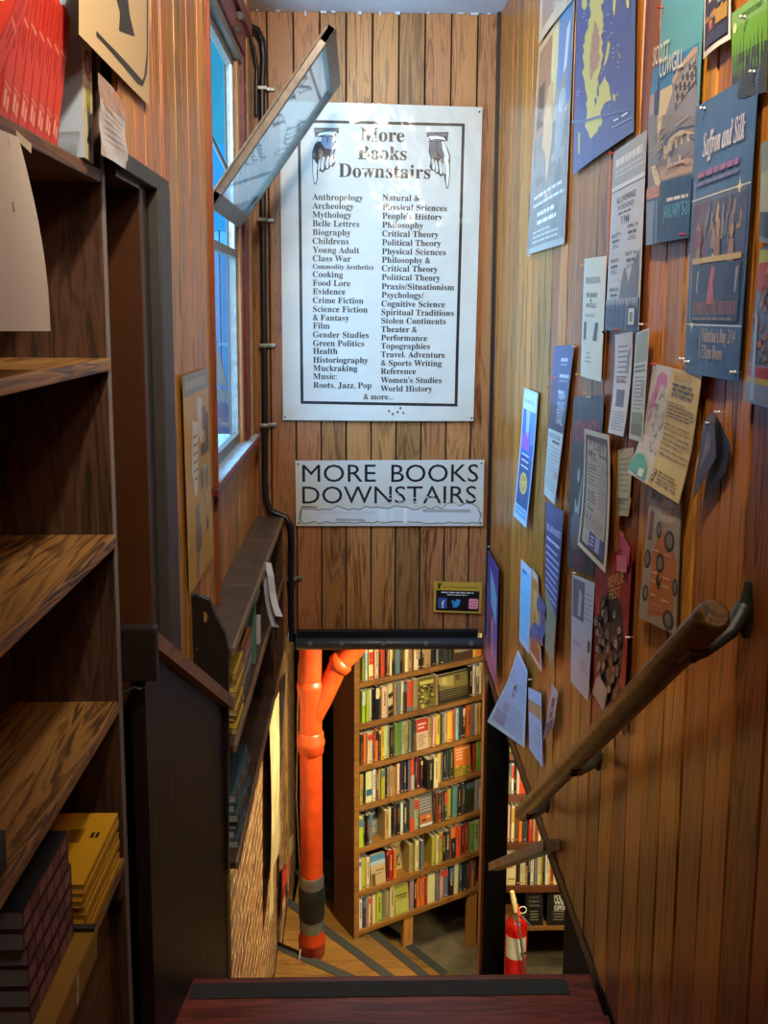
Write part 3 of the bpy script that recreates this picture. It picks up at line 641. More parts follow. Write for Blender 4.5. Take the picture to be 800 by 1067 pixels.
# torn whited-out strip
g = random.Random(5); top = [(314+i*6.1, 528.5+g.uniform(-2.2, 2.2)-3.5*(i > 24)) for i in range(31)]; bot = [(498-i*6.1, 545+g.uniform(-1.2, 1.2)) for i in range(31)]
S.poly([(313, 530)]+top+[(502, 536)]+bot+[(311, 540)], '#85887f', True)
S.poly([(315, 531.5)]+[(x, y+1.3) for x, y in top]+[(500, 537)]+[(x, y-1.2) for x, y in bot]+[(313.5, 540)], '#d3dde2', True)
for x0, x1, y0, y1, c in ((330, 390, 532, 536, '#c9d2d6'), (395, 402, 530, 544, '#dde6ea'), (407, 410, 530, 542, '#dde6ea'), (420, 424, 529, 545, '#e3ebee'), (440, 490, 530, 534, '#a8adab'), (350, 380, 540, 543, '#a9aeab')):
    S.poly([(x0, y0), (x1, y0+.6), (x1, y1), (x0, y1-.4)], c, True)
S.poly([(314, 527.3), (330, 527.6), (330, 528.6), (314, 528.4)], '#17181c', True)
for x, y in ((330, 500), (350, 540)): pass
for k in range(26):   # scuffed paint through the lower letters
    x = 395+g.random()*100; y = 513+g.random()*13; S.poly([(x, y), (x+2+3*g.random(), y+.6), (x+2+g.random()*3, y+1.4), (x-.6, y+1.2)], '#c4c9c4', True)
sg = S.build('stair_sign', '#cdd0c8', SATIN, 'white metal sign with black capitals and a scraped lower strip below the list sign', 'sign')
for u, v in ((.015, .95), (.985, .95), (.015, .05), (.985, .05)): screw('sign_screw', S, u, v, sg, .004)

S = Sheet(backquad([(452, 605.8), (502.5, 607.2), (501, 639.3), (451.3, 637.8)]), BK, thick=.002, off=-.002)
S.rect(.05, .06, .95, .72, '#0d0f0e')
S.text('IN YOUR POCKET', .2, .80, .011, '#5a4708', width=.73)
S.poly([(.07, .96), (.12, .84), (.10, .76), (.13, .76), (.13, .84), (.18, .96), (.165, .96), (.12, .88), (.085, .96)], '#3a2c08'); S.ell(.125, .93, .015, .025, '#3a2c08')
S.lines(.16, .86, .69, .62, 1, '#e8e8e8', .5); S.lines(.28, .72, .61, .55, 1, '#e8e8e8', .5)
S.rect(.09, .14, .28, .48, '#3b5ba8'); S.text('f', .165, .15, .052, '#ffffff', width=.07, lift=.003)
S.poly([(.39, .42), (.45, .34), (.46, .42), (.49, .45), (.53, .43), (.57, .42), (.55, .36), (.54, .26), (.48, .17), (.42, .17), (.38, .21), (.43, .22), (.385, .28), (.40, .29), (.375, .36)], '#3c9be8')
S.poly([(.74, .14), (.92, .14), (.94, .2), (.94, .44), (.9, .48), (.76, .48), (.73, .44), (.73, .18)], '#e8708a'); S.rect(.76, .17, .91, .45, '#f4d7d9'); S.rect(.775, .195, .895, .425, '#dd5a7c'); S.ell(.835, .31, .04, .075, '#f6e6e6'); S.ell(.835, .31, .022, .045, '#c8407a')
S.build('social_media_sign', '#c9a83a', SATIN, 'small yellow and black social media sign near the head bumper', 'sign')

# ------------------------------------------------------------------ posters on the right wall
RX = .569; RN = Vector((-1, 0, 0))
def P(name, q, paper, label, draw, disp=None, ink=None, off=.001, cat='poster', x=RX, n=RN, ax=0):
    global S
    S = Sheet([un(px, py, ax, x) for px, py in q], n, disp or (lambda u, v: .002+.004*math.sin(3.1*u)*(1-v)), off=off)
    draw(S); return S.build(name, paper, ink or SATIN, label, cat, 'posters pinned to the right wall' if ax == 0 and x == RX else None)
PINS = []
def pin(px, py, col, label, off=.0085):
    p = un(px, py, 0, RX-off); b = MB(); c = lin(col); e = Vector((0, 0, 0))
    X = Matrix.Rotation(R_(-90), 4, 'Y')@Matrix.Rotation(R_(12), 4, 'X')
    t = MB(); t.lathe([(.001, -.014), (.0012, 0), (.0048, .0005), (.005, .002), (.003, .003), (.0026, .008), (.0048, .011), (.0045, .0135), (.0001, .014)], n=12, col=c)
    t.v = [tuple((X@Vector(v))*.62) for v in t.v]
    o = t.build('pushpin', inkmat('pin plastic', .2) if 'pin plastic' not in bpy.data.materials else bpy.data.materials['pin plastic'], None, p); tag(o, label, 'pushpin', 'pushpins on the right wall')

def d1(S):
    S.rect(.0, .78, 1, 1, '#cbb48a'); S.rect(.05, .55, .45, .97, '#a5785c'); S.rect(.1, .6, .3, .8, '#4c4040'); S.poly([(.45, .97), (.65, .97), (.62, .7), (.5, .4), (.38, .4), (.5, .7)], '#d9cf9a')
    S.poly([(.62, .99), (.98, .99), (.98, .6), (.8, .55), (.66, .7)], '#5f8fc0'); S.poly([(.84, .9), (.93, .92), (.86, .7), (.95, .45), (.82, .5), (.8, .7)], '#d4e0e4')
    S.rect(.03, .03, .97, .56, '#6d7172'); S.poly([(.4, .75), (.55, .75), (.6, .5), (.5, .3), (.42, .45), (.3, .5)], '#c9a27a'); S.poly([(.7, .7), (.9, .75), (.88, .5), (.75, .35), (.66, .5)], '#8b9299')
    S.ell(.8, .62, .09, .05, '#a9b4ba'); S.ell(.2, .5, .12, .04, '#7a6a60'); S.rect(.2, .32, .4, .36, '#565a5a'); S.rect(.6, .38, .9, .42, '#85888a')
    S.lines(.15, .95, .29, .21, 2, '#c9cac4', .35); S.lines(.3, .8, .20, .12, 2, '#dcdcd6', .45, seed=4); S.lines(.18, .85, .11, .04, 3, '#bfc0ba', .35, seed=6)
P('poster', [(562.5, 51), (600.5, -8), (589.2, 254), (550, 266)], '#9a9c98', 'tall grey art poster with pale lettering at its foot, highest by the back corner', d1, ink=GLOSS)
P('poster', [(568, -70), (604, -150), (601, -2), (563.2, 46)], '#cfc0a4', 'cream and pink poster edge overlapping the top of the grey art poster', lambda S: (S.rect(.1, .1, .5, .9, '#b09080'), S.rect(.6, .15, .9, .7, '#dcd2bb'), S.lines(.2, .9, .3, .1, 5, '#a07a6a', .3)), off=.004, ink=GLOSS)
def jag(pts, a, seed=1):
    g = random.Random(seed); out = []
    for (x0, y0), (x1, y1) in zip(pts, pts[1:]+pts[:1]):
        n = max(1, int(math.hypot(x1-x0, y1-y0)/22))
        for i in range(n): t = i/n; out.append((x0+(x1-x0)*t+(g.uniform(-a, a) if i else 0), y0+(y1-y0)*t+(g.uniform(-a, a) if i else 0)))
    return out
def d2(S):
    Y, Bn = '#d8cc74', '#bb9078'
    c = lambda pts: [(540+x/6.154, y/6.154) for x, y in pts]
    S.poly(c(jag([(470, -10), (560, -10), (545, 60), (560, 160), (548, 250), (560, 350), (545, 430), (535, 470), (520, 560), (500, 690), (545, 540), (570, 480), (600, 560), (612, 640), (570, 660), (545, 740), (550, 800), (480, 890), (440, 800), (455, 640), (430, 500), (425, 380), (435, 250), (460, 180), (475, 80)], 9)), Y, True)
    S.poly(c(jag([(505, 130), (520, 170), (535, 260), (528, 330), (540, 380), (500, 460), (480, 520), (470, 440), (475, 330), (480, 230)], 7, 2)), Bn, True)
    S.poly(c([(415, -10), (450, -10), (450, 40), (430, 70), (415, 40)]), Y, True); S.poly(c([(620, 0), (640, 0), (628, 110), (618, 60)]), Y, True)
    S.poly(c([(590, 260), (605, 280), (590, 370), (570, 420), (560, 430), (575, 350)]), Y, True); S.poly(c([(650, 320), (668, 360), (665, 380)]), Y, True); S.poly(c([(620, 600), (640, 610), (635, 650), (622, 640)]), Y, True)
    S.poly(c([(395, 850), (408, 850), (405, 990), (395, 990)]), Y, True)
    g = random.Random(8)
    for x, y in ((430, 85), (425, 110), (565, 105), (590, 95), (610, 150), (570, 200), (612, 215), (625, 310), (655, 290), (655, 400), (655, 430), (560, 445), (550, 470), (395, 590), (390, 610), (600, 680), (655, 600), (580, 400), (520, 560), (625, 340), (450, 130), (625, 370), (650, 610), (595, 240)):
        w = 9+g.random()*10; S.poly(c([(x-w/2, y), (x+w/2, y-w*.45), (x+w/2, y+4-w*.45), (x-w/2, y+4)]), '#dfe0e8', True)
    S.poly(c([(630, 770), (660, 755), (660, 765), (630, 782)]), '#e8ecf0', True); S.poly(c([(680, 740), (715, 715), (715, 728), (680, 755)]), '#e8ecf0', True); S.poly(c([(615, 820), (750, 745), (750, 752), (615, 828)]), '#9fabc8', True)
    S.poly(c([(705, -5), (725, -5), (724, 50), (710, 50)]), '#dcd78a', True); S.poly(c([(352, 770), (440, 770), (520, 745), (740, 690), (745, 700), (520, 760), (440, 785), (352, 790)]), '#6d78a0', True)
P('map_poster', [(604.5, -75), (665.5, -160), (662, 137), (598, 182.5)], '#545f92', 'slate blue map poster with a long pale yellow landmass', d2, ink=SATIN)
def d3(S):
    c = lambda pts: [(670+x/6.154, y/6.154) for x, y in pts]; e = lambda pts: [(670+x/6.154, 120+y/6.154) for x, y in pts]
    S.poly(c([(75, 430), (200, 380), (370, 270), (362, 420), (200, 540), (50, 620)]), '#3d86b8', True)
    S.poly(c([(50, 620), (200, 540), (240, 600), (150, 800), (40, 800)]), '#d8c6a0', True)
    S.poly(c([(50, 620), (90, 590), (98, 820), (40, 820)]), '#b09aa0', True)
    S.poly(c([(112, 430), (120, 590), (105, 820), (76, 820), (80, 600), (100, 580)]), '#3c4a66', True)
    S.poly(c([(365, 290), (340, 300), (240, 430), (200, 540), (205, 590), (150, 760), (130, 850), (355, 850)]), '#8c8890', True)
    for k, (x, y) in enumerate(((225, 560), (250, 530), (275, 500), (300, 470), (325, 450), (345, 430))): S.poly(c([(x, y), (x+12, y-8), (x+14, y+110), (x+2, y+120)]), '#5a5c70', True)
    S.poly(c([(200, 520), (240, 430), (340, 305), (362, 300), (362, 330), (260, 440), (215, 540)]), '#c2a98e', True)
    S.poly(e([(40, 0), (350, 0), (340, 370), (140, 430), (130, 480), (40, 490)]), '#837f80', True)
    S.poly(e([(60, 330), (95, 320), (135, 440), (135, 470), (90, 440)]), '#d9c49a', True); S.poly(e([(105, 0), (145, 0), (110, 180), (105, 100)]), '#d6c69a', True)
    for r in (0, 40, 80): S.poly(e([(110+r, 290-r*.4), (160+r*.8, 150-r*.1), (240+r*.5, 80+r*.4), (345, 60+r*1.2), (345, 75+r*1.2), (250+r*.5, 100+r*.4), (175+r*.8, 165-r*.1), (125+r, 300-r*.4)]), '#4b5368' if r != 40 else '#c9b08c', True)
    for x, y in ((150, 200), (190, 180), (225, 160), (260, 140), (300, 120), (180, 270), (250, 260)): S.poly(e([(x, y), (x+14, y-6), (x+15, y+45), (x+1, y+50)]), '#c5b58e', True)
    S.poly(e([(120, 330), (200, 330), (320, 260), (340, 300), (330, 360), (150, 420), (130, 400)]), '#b59a84', True)
    gg = random.Random(41)
    for k in range(9):      # ribs and window bars of the drawn building
        x = 225+k*15; y = 545-k*22
        for q in range(4): S.poly(c([(x, y+q*42), (x+9, y-7+q*42), (x+9, y+24+q*42), (x, y+32+q*42)]), '#b7a796' if (k+q) % 3 else '#55586a', True)
    for k in range(26):
        x = 60+gg.random()*260; y = 20+gg.random()*360; l = 25+gg.random()*60; a = -.5-.5*gg.random()
        S.poly(e([(x, y), (x+l, y+l*a), (x+l, y+l*a+5), (x, y+6)]), gg.choice(['#3f4658', '#c4b08c', '#a08c7c', '#565c70']), True)
    S.poly(e([(40, 490), (130, 480), (140, 430), (340, 375), (318, 785), (40, 838)]), '#31496a', True)
    S.poly(e([(40, 560), (120, 545), (118, 820), (40, 836)]), '#7d93a8', True)
    S.poly(e([(40, 480), (135, 450), (135, 520), (40, 548)]), '#b5705e', True)
    def tt(t, f, x0, y0, x1, h, col):
        u0, v0 = S.uv(*f([(x0, y0)])[0]); u1, v1 = S.uv(*f([(x1, y0)])[0]); S.text(t, u0, v0, h, col, width=u1-u0, off=.01)
    tt('SCOTT', c, 80, 425, 185, .075, '#e0dcc8'); tt('COWGILL', c, 125, 500, 278, .075, '#e0dcc8')
    tt('JANUARY 5-31', e, 160, 665, 318, .055, '#5fb0c0'); tt('RADIUS', e, 45, 540, 130, .05, '#d9a292')
    S.lines(*(.5, .95), .16, .14, 1, '#d8d8cc', .6); S.lines(.45, .85, .285, .265, 1, '#c8a8a0', .5)
P('concert_poster', [(694, -30), (738, -60), (723.5, 247), (676.5, 254.5)], '#63aab4', 'teal and navy poster of a drawn arched building with a spire', d3)
def d4(S):
    S.rect(.07, .06, .95, 1, '#3a3440'); g = random.Random(4)
    for k in range(26): x, y = .1+g.random()*.7, .2+g.random()*.75; S.poly([(x, y), (x+.1+.1*g.random(), y+.02), (x+.1, y+.06+.06*g.random()), (x, y+.05)], g.choice(['#c98a3a', '#d8c8a0', '#b05a68', '#8a90a0', '#22202a', '#d0a050']))
    S.rect(.55, .25, .93, .4, '#b98b40'); S.rect(.6, .45, .93, .9, '#8f8f98'); S.rect(.1, .08, .93, .2, '#3c4258')
P('flyer', [(738, -40), (765, -62), (764.5, 40.5), (736, 62)], '#e2dccb', 'small multicoloured flyer with a dark border at the top edge of the view', d4, off=.003)
def d5(S):
    S.rect(0, .5, 1, 1, '#6da52c'); S.rect(0, .8, 1, 1, '#7fae5c'); S.rect(0, 0, 1, .5, '#3e454c')
    g = random.Random(5)
    for k in range(12): x = .03+k*.08; l = .08+.22*g.random(); S.poly([(x, .52), (x+.04, .52), (x+.026, .5-l), (x+.012, .5-l)], '#6da52c'); 
    for k in range(9): x = .07+k*.1; S.poly([(x, .38), (x+.035, .38), (x+.02, .62+.1*g.random())], '#3e454c')
    S.lines(.02, .98, .3, .02, 8, '#59626c', .25); S.ell(.12, .8, .06, .06, '#d8dca0'); S.lines(.3, .9, .92, .86, 2, '#3a6a20', .4)
P('flyer', [(765, 14), (803, -14), (801, 96), (765, 106)], '#5b7a3a', 'green dripping slime poster above the blue evening poster', d5, off=.001)
def d6(S):
    S.rect(0, 0, 1, .33, '#3f5f86'); S.rect(.03, .33, .97, .66, '#5a5f74')
    S.rect(.03, .60, .97, .66, '#5d6473')
    w = '#cfd6dc'
    S.rect(0, .648, 1, .653, w); S.rect(0, .182, 1, .187, w); S.rect(.06, .19, .07, .72, '#9fb2c4')
    for u, v in ((.84, .65), (.12, .184), (.5, .435)): S.poly([(u, v+.035), (u+.012, v+.008), (u+.05, v), (u+.012, v-.008), (u, v-.035), (u-.012, v-.008), (u-.05, v), (u-.012, v+.008)], '#e0dcb0')
    g = random.Random(6)
    S.rect(.06, .44, .36, .63, '#6a5560'); S.rect(.36, .44, .97, .63, '#4c5670')
    for k in range(30):
        x = .08+g.random()*.85; y = .45+g.random()*.12; S.poly([(x, y), (x+.03, y+.0), (x+.05, y+.04+.05*g.random()), (x+.02, y+.05+.05*g.random())], g.choice(['#a0826a', '#b59a6a', '#7a6a70', '#8f7f88', '#6a7a90', '#c0a878', '#4a5068']))
    for x, y, s in ((.2, .52, .05), (.55, .53, .06), (.78, .51, .05)): S.ell(x, y, s*.6, s*.55, '#a8866c'); S.poly([(x-s, y-.12), (x+s, y-.12), (x+s*.7, y-.03), (x-s*.7, y-.03)], '#93755f')
    S.ell(.17, .50, .10, .035, '#8a4a4e'); S.ell(.17, .50, .075, .026, '#6a5560')
    S.rect(.1, .41, .95, .43, '#b8a46a'); S.rect(.1, .20, .95, .405, '#38475c'); S.poly([(.42, .26), (.56, .26), (.52, .34), (.55, .385), (.49, .40), (.46, .36)], '#b0606a')
    for x in (.2, .87): S.poly([(x, .3), (x+.03, .3), (x+.05, .39), (x+.01, .38)], '#8f93a0')
    S.text(SER('EXPERIENCE THE MYSTIQUE'), .14, .225, .045, '#a5705c', width=.78); S.lines(.15, .9, .215, .2, 1, '#8a7a80', .5)
    S.text(ITA('Saffron and Silk'), .2, .80, .085, '#dcd2d6', width=.68, off=.006)
    S.lines(.12, .85, .75, .72, 1, '#9a6a90', .7); S.lines(.12, .85, .715, .69, 1, '#7a74a0', .5)
    S.text(SER("Valentine's Day 2/14"), .38, .125, .05, '#c0a88e', width=.56); S.text(SER('7:30pm Doors'), .38, .065, .05, '#c0a88e', width=.38); S.rect(.335, .06, .345, .15, '#a5b0b8'); S.text('RYE', .12, .09, .05, '#4d6f92', width=.17)
P('poster', [(729, 112), (795.5, 72), (773.5, 397.5), (717.5, 387.5)], '#46688f', 'big slate blue poster with star ornaments and scripted title, pinned low by clear pins', d6, off=.004)
def d7(S):
    S.rect(0, .80, 1, 1, '#a9a9a6'); S.lines(.1, .95, .95, .90, 1, '#dddcd8', .8); S.lines(.1, .95, .89, .84, 2, '#c8c8c4', .5); S.rect(0, .775, 1, .80, '#dcdcd8'); S.rect(0, .772, 1, .776, '#44443f')
    T = lambda t, u0, u1, v, h, c='#3c3c3a': S.text(t, u0, v, h, c, width=u1-u0, off=.006)
    T('ALL SHOWINGS', .2, .78, .70, .032); T('IN SEQUENCE', .26, .74, .66, .024, '#66665f'); S.lines(.28, .7, .65, .63, 1, '#66665f', .5); T('7 PM', .38, .62, .575, .04)
    for u, v, s in ((.08, .52, 'AUGUST 10'), (.58, .545, 'APRIL 16'), (.08, .38, 'FEBRUARY 20'), (.58, .40, 'OCT 16'), (.12, .22, 'MARCH 18')):
        T(s, u, u+.3, v, .018); S.lines(u-.05, u+.36, v-.012, v-.035, 1, '#55554f', .6, center=True); S.lines(u, u+.3, v-.04, v-.065, 2, '#8a8a84', .4, center=True)
    S.poly([(.40, .0), (.42, .14), (.47, .19), (.50, .27), (.56, .33), (.60, .34), (.64, .30), (.70, .25), (.80, .35), (.95, .42), (.95, 0)], '#74767a')
    S.rect(0, 0, 1, .175, '#3d4a66'); g = random.Random(7)
    for k in range(18): x = k*.055; S.poly([(x, .175), (x+.03, .175), (x+.02, .14-.03*g.random()), (x+.005, .15)], '#d8d8d8')
    S.text('SUNDOWN', .05, .075, .05, '#69789a', width=.6); S.text('CINEMAS', .05, .02, .05, '#69789a', width=.6)
    S.rect(.72, .02, .95, .13, '#33405a'); S.rect(.76, .035, .9, .12, '#dcdcd8'); S.rect(.79, .05, .87, .10, '#6f8f60')
P('showtimes_poster', [(641.5, 159), (676, 135.5), (667.5, 345.5), (632.5, 344)], '#c9c9c6', 'pale grey film showings poster with a dark blue lower strip beside the map poster', d7, off=.002)
def d8(S):
    S.text(SER('PETER KEEZING'), .16, .79, .035, '#77776a', width=.68); S.text(SER('THE SHARED'), .22, .675, .025, '#4a4a40', width=.5); S.text(SER('&'), .42, .635, .022, '#4a4a40', width=.1); S.text(SER('DON FULLY'), .24, .59, .025, '#4a4a40', width=.48)
    S.poly([(.13, .32), (.27, .32), (.28, .47), (.15, .47)], '#383a3c'); S.poly([(.62, .32), (.78, .32), (.82, .47), (.70, .47)], '#44474a'); S.rect(.17, .35, .2, .45, '#6a6c70'); S.lines(.25, .6, .23, .12, 3, '#77776a', .22, center=True); S.lines(.2, .7, .55, .5, 1, '#b5b5a5', .5)
P('leaflet', [(610.5, 270), (634, 266.5), (628, 397.5), (606.5, 391.5)], '#d8d6bd', 'cream leaflet with two dark upright bars, hung between two brass pins', d8, disp=lambda u, v: .003+.008*u*(1-u)*2)
def d9(S):
    S.lines(.2, .8, .9, .5, 8, '#77777a', .3); S.poly([(.75, .8), (.95, .86), (.85, .6), (.7, .62)], '#9a98a0'); S.text('Film series', .15, .52, .03, '#a0444a', width=.55); S.rect(.25, .28, .75, .45, '#6a6a74'); S.lines(.12, .9, .24, .04, 7, '#88888a', .3, seed=3)
P('leaflet', [(645.5, 349), (664, 345.5), (654, 455), (638, 450.5)], '#d5d3cf', 'white text leaflet with a small grey photo, further of the clipped pair', d9, disp=lambda u, v: .004+.02*(v-.5)**2, off=.001)
def d10(S):
    S.rect(.1, .72, .95, .98, '#9db0a8'); S.lines(.1, .9, .7, .62, 2, '#66788a', .5); S.lines(.15, .9, .6, .28, 9, '#8a9290', .3); S.rect(.1, .05, .92, .26, '#8f9a78'); S.rect(.1, .05, .92, .15, '#74805a'); S.rect(.7, .4, .9, .55, '#9ab0b4')
P('leaflet', [(666, 347), (683, 341.5), (675.5, 461), (658.5, 457)], '#cfd5cc', 'green tinted text leaflet, nearer of the clipped pair', d10, disp=lambda u, v: .003+.006*u, off=.003)
def d11(S):
    S.rect(0, 0, .42, 1, '#c8c4b4'); S.rect(.42, 0, 1, 1, '#cdb468')
    S.poly([(.06, .60), (.08, .74), (.12, .80), (.14, .90), (.22, .95), (.34, .93), (.38, .86), (.34, .80), (.30, .84), (.22, .84), (.20, .72), (.14, .62)], '#c878a0'); S.poly([(.05, .45), (.08, .58), (.14, .62), (.14, .55)], '#c88aa8')
    g = random.Random(11)
    for k in range(40): x, y = .14+g.random()*.25, .25+g.random()*.55; S.poly([(x, y), (x+.02, y+.0), (x+.05*g.random(), y+.06*g.random()+.02)], g.choice(['#6a6a70', '#8a8a84', '#9a5a6a', '#4a4a50', '#e0dccc', '#b0a8a0']))
    S.poly([(.0, .04), (.36, .02), (.34, .12), (.2, .22), (.05, .2)], '#5aa894'); S.rect(.2, .03, .3, .1, '#d8e0d0')
    S.text(SER('BENEFIT'), .5, .92, .03, '#c09048', width=.35); S.lines(.5, .92, .9, .78, 3, '#3c3828', .4); S.lines(.46, .98, .74, .6, 5, '#55502f', .32, seed=2); S.lines(.46, .98, .57, .28, 7, '#6a6438', .22, seed=3)
    S.lines(.56, .92, .17, .05, 4, '#55502f', .3, seed=9); S.ell(.5, .14, .03, .025, '#3a3a3a'); S.ell(.5, .14, .018, .015, '#cdb468'); S.ell(.48, .08, .03, .025, '#3a3a3a'); S.ell(.48, .08, .018, .015, '#cdb468')
P('flyer', [(684.5, 378.5), (735.5, 391), (716.5, 525), (667, 492)], '#cdbf90', 'yellow flyer with a pink and teal drawing panel, curling off the boards', d11, disp=lambda u, v: .004+.055*max(0, .45-v)**1.3*(1.0-.5*u), off=.002)
P('flyer', [(740, 440), (750, 429), (753, 476), (731, 522)], '#4c4c56', 'dark folded flyer hanging askew beside the yellow flyer', lambda S: (S.poly([(.2, .3), (.8, .35), (.7, .7), (.5, .75)], '#6f6d78'), S.poly([(.35, .45), (.6, .5), (.55, .6)], '#a08070'), S.lines(.1, .6, .25, .05, 4, '#7a7a84', .3)), disp=lambda u, v: .008+.006*(1-u)*(1-v), off=.002)
P('flyer', [(748, 431), (763, 464), (758, 492), (736, 522)], '#1d1c20', 'black half of the folded flyer lying flat on the boards', lambda S: None, disp=lambda u, v: .002)
def d13(S):
    S.rect(.0, .9, 1, .98, '#a5b03a'); S.rect(.0, .72, 1, .9, '#a0483c'); g = random.Random(13)
    for k in range(34): x, y = g.random()*.85, .25+g.random()*.6; S.poly([(x, y), (x+.14, y+.01), (x+.12, y+.05), (x+.01, y+.04)], g.choice(['#7a3a34', '#a5694a', '#3f5a48', '#b58a50', '#5a2a34', '#8f7f6a']))
    S.rect(0, 0, 1, .25, '#7a90b8'); S.rect(0, .13, 1, .17, '#b0a83c'); S.rect(0, .17, 1, .24, '#a04048'); S.poly([(.3, .02), (.5, .02), (.35, .55), (.2, .6)], '#9ab8dc')
P('poster', [(795.5, 258), (812, 254), (806, 425), (779.5, 417)], '#6a7a9a', 'crowded multicoloured poster cut off by the edge of the view', d13, off=.002)
P('poster', [(797, 150), (815, 140), (812, 255), (794.5, 251)], '#7a8a80', 'narrow sliver of a pale landscape print beside the big slate blue poster', lambda S: (S.rect(.05, .3, .95, .7, '#a0a890'), S.rect(.05, .05, .95, .3, '#3a4a50')), off=.003)
def d14(S):
    S.rect(0, .46, 1, 1, '#4a5482'); S.rect(.0, .46, .95, .62, '#3a3448'); S.rect(.0, .62, .4, .8, '#5a4a6a')
    for k, v in enumerate((.93, .83, .73)): S.lines(.45, .95, v, v-.035, 1, '#d0d0dc', .6, seed=k); S.lines(.45, .9, v-.035, v-.06, 1, '#9098b8', .5, seed=k)
    S.rect(.05, .79, .25, .81, '#c04040'); S.text('NEW', .52, .665, .05, '#e4e4e8', width=.35); S.text('MUSIC', .48, .61, .05, '#e4e4e8', width=.42); S.text('FEST', .48, .56, .05, '#d4d4dc', width=.4); S.text('IVAL', .52, .51, .05, '#d4d4dc', width=.36)
    S.text('ROCK VS. SCENE', .08, .41, .03, '#3a3a3a', width=.8); S.lines(.35, .9, .40, .375, 1, '#55554f', .6); S.lines(.08, .92, .36, .06, 12, '#8f8f8a', .3, seed=8); S.rect(.7, .16, .9, .2, '#c08878')
P('event_poster', [(579, 360.5), (600, 359.5), (583.5, 526), (568, 514.5)], '#b9bab4', 'narrow indigo and grey event poster hung above the navy striped one', d14, disp=lambda u, v: .003+.012*u*(1-v), off=.001)
def d15(S):
    S.text('NOW YOU', .06, .74, .13, '#b03040', width=.86, off=.015); S.text('SEE', .45, .63, .09, '#a02c3c', width=.35, off=.01)
    S.poly([(.25, .42), (.33, .36), (.4, .44), (.5, .60), (.44, .44), (.4, .28), (.42, .18), (.3, .2), (.22, .3)], '#a0a8a4'); S.ell(.33, .55, .05, .04, '#98a09c'); S.poly([(.1, .16), (.5, .14), (.55, .3), (.3, .34), (.1, .3)], '#5a6066'); S.ell(.3, .16, .14, .05, '#5f5350'); S.lines(.2, .8, .1, .04, 3, '#8a3a40', .4, center=True)
P('poster', [(599, 414), (631, 410), (620.5, 601.5), (592, 589)], '#303338', 'dark charcoal poster with red drip lettering behind the cafe menu', d15, off=.001)
def d16(S):
    S.rect(.06, .04, .94, .96, '#4a3222'); S.rect(.14, .07, .9, .93, '#b0a088'); S.poly([(.25, .90), (.34, .90), (.33, .85), (.38, .82), (.30, .80), (.22, .82), (.27, .85)], '#6a4420'); S.ell(.3, .9, .05, .022, '#a86a2c')
    S.text(ITA('Café'), .42, .85, .055, '#2c2620', width=.4); S.text('Coffee', .24, .76, .028, '#2c2620', width=.3); S.lines(.2, .55, .74, .56, 6, '#55493a', .3); S.lines(.62, .86, .78, .40, 16, '#55493a', .25, seed=4); S.lines(.2, .56, .52, .42, 4, '#3a3026', .4, seed=5)
    S.text('Teas', .22, .36, .028, '#2c2620', width=.24); S.lines(.2, .84, .34, .22, 5, '#55493a', .25, seed=6); S.rect(.16, .07, .4, .20, '#aca69a'); S.rect(.4, .07, .62, .20, '#3a4684'); S.lines(.43, .6, .18, .09, 3, '#c0c4d8', .4); S.rect(.62, .08, .76, .19, '#9aa4b4'); S.rect(.76, .07, .9, .20, '#3a4684')
P('menu_poster', [(617.5, 446.5), (644, 453.5), (645.5, 597), (610, 567.5)], '#cbbda2', 'curled cream cafe menu with a brown border, pinned over the charcoal poster', d16, disp=lambda u, v: .012+.02*(.5-v)**2+.012*u*(1-v), off=.003)
P('note', [(645, 469), (662, 466), (657.5, 520), (644, 518)], '#b5a878', 'torn tan note stuck beside the cafe menu', lambda S: (S.lines(.1, .9, .85, .1, 7, '#8f8456', .25), S.poly([(0, 1), (.3, .93), (.5, 1.0), (.5, 1.01)], '#8f8456')), off=.001, cat='note')
P('note', [(646, 516), (659, 519), (656, 538), (644, 537)], '#a59a72', 'lower layer of tan paper under the torn note', lambda S: S.lines(.1, .9, .8, .2, 2, '#857a50', .3), off=.0005, cat='note')
def d18(S):
    S.rect(.05, .85, .95, .98, '#c5d6e4'); S.text('events', .1, .90, .04, '#4a6a9a', width=.7); S.rect(.08, .12, .95, .85, '#3468b0'); S.poly([(.3, .85), (.6, .85), (.55, .6), (.35, .62)], '#a8b8c4'); S.poly([(.08, .65), (.6, .7), (.7, .55), (.08, .55)], '#a060b8'); S.poly([(.6, .85), (.95, .85), (.95, .62), (.7, .6)], '#5a88d8'); S.rect(.08, .12, .9, .5, '#2c4a80')
    for v in (.5, .455, .41): S.lines(.2, .75, v+.03, v, 1, '#d0d8e8', .35, words=False)
    S.ell(.5, .30, .27, .085, '#d8b060'); 
    for k in range(7): S.ell(.5+.14*math.cos(k*.9), .30+.045*math.sin(k*.9), .045, .016, '#b07a38')
    S.rect(.12, .03, .92, .12, '#8ab8dc'); S.lines(.15, .9, .11, .04, 2, '#3a68a0', .4)
P('flyer', [(547.5, 404), (562, 409.5), (553, 550), (539.5, 537)], '#a9c8e2', 'narrow bright blue flyer with a golden round dish, alone near the back corner', d18, disp=lambda u, v: .003+.012*(1-v)**2, off=.001)
def d19(S):
    S.rect(0, .3, 1, 1, '#38477a'); S.text('BURNET', .1, .82, .045, '#c8ccd8', width=.85); S.lines(.1, .95, .78, .75, 1, '#c8ccd8', .6)
    S.lines(.05, .95, .73, .33, 9, '#a4accc', .42, seed=12); S.poly([(0, .3), (1, .3), (1, .33), (0, .42)], '#8a8568')
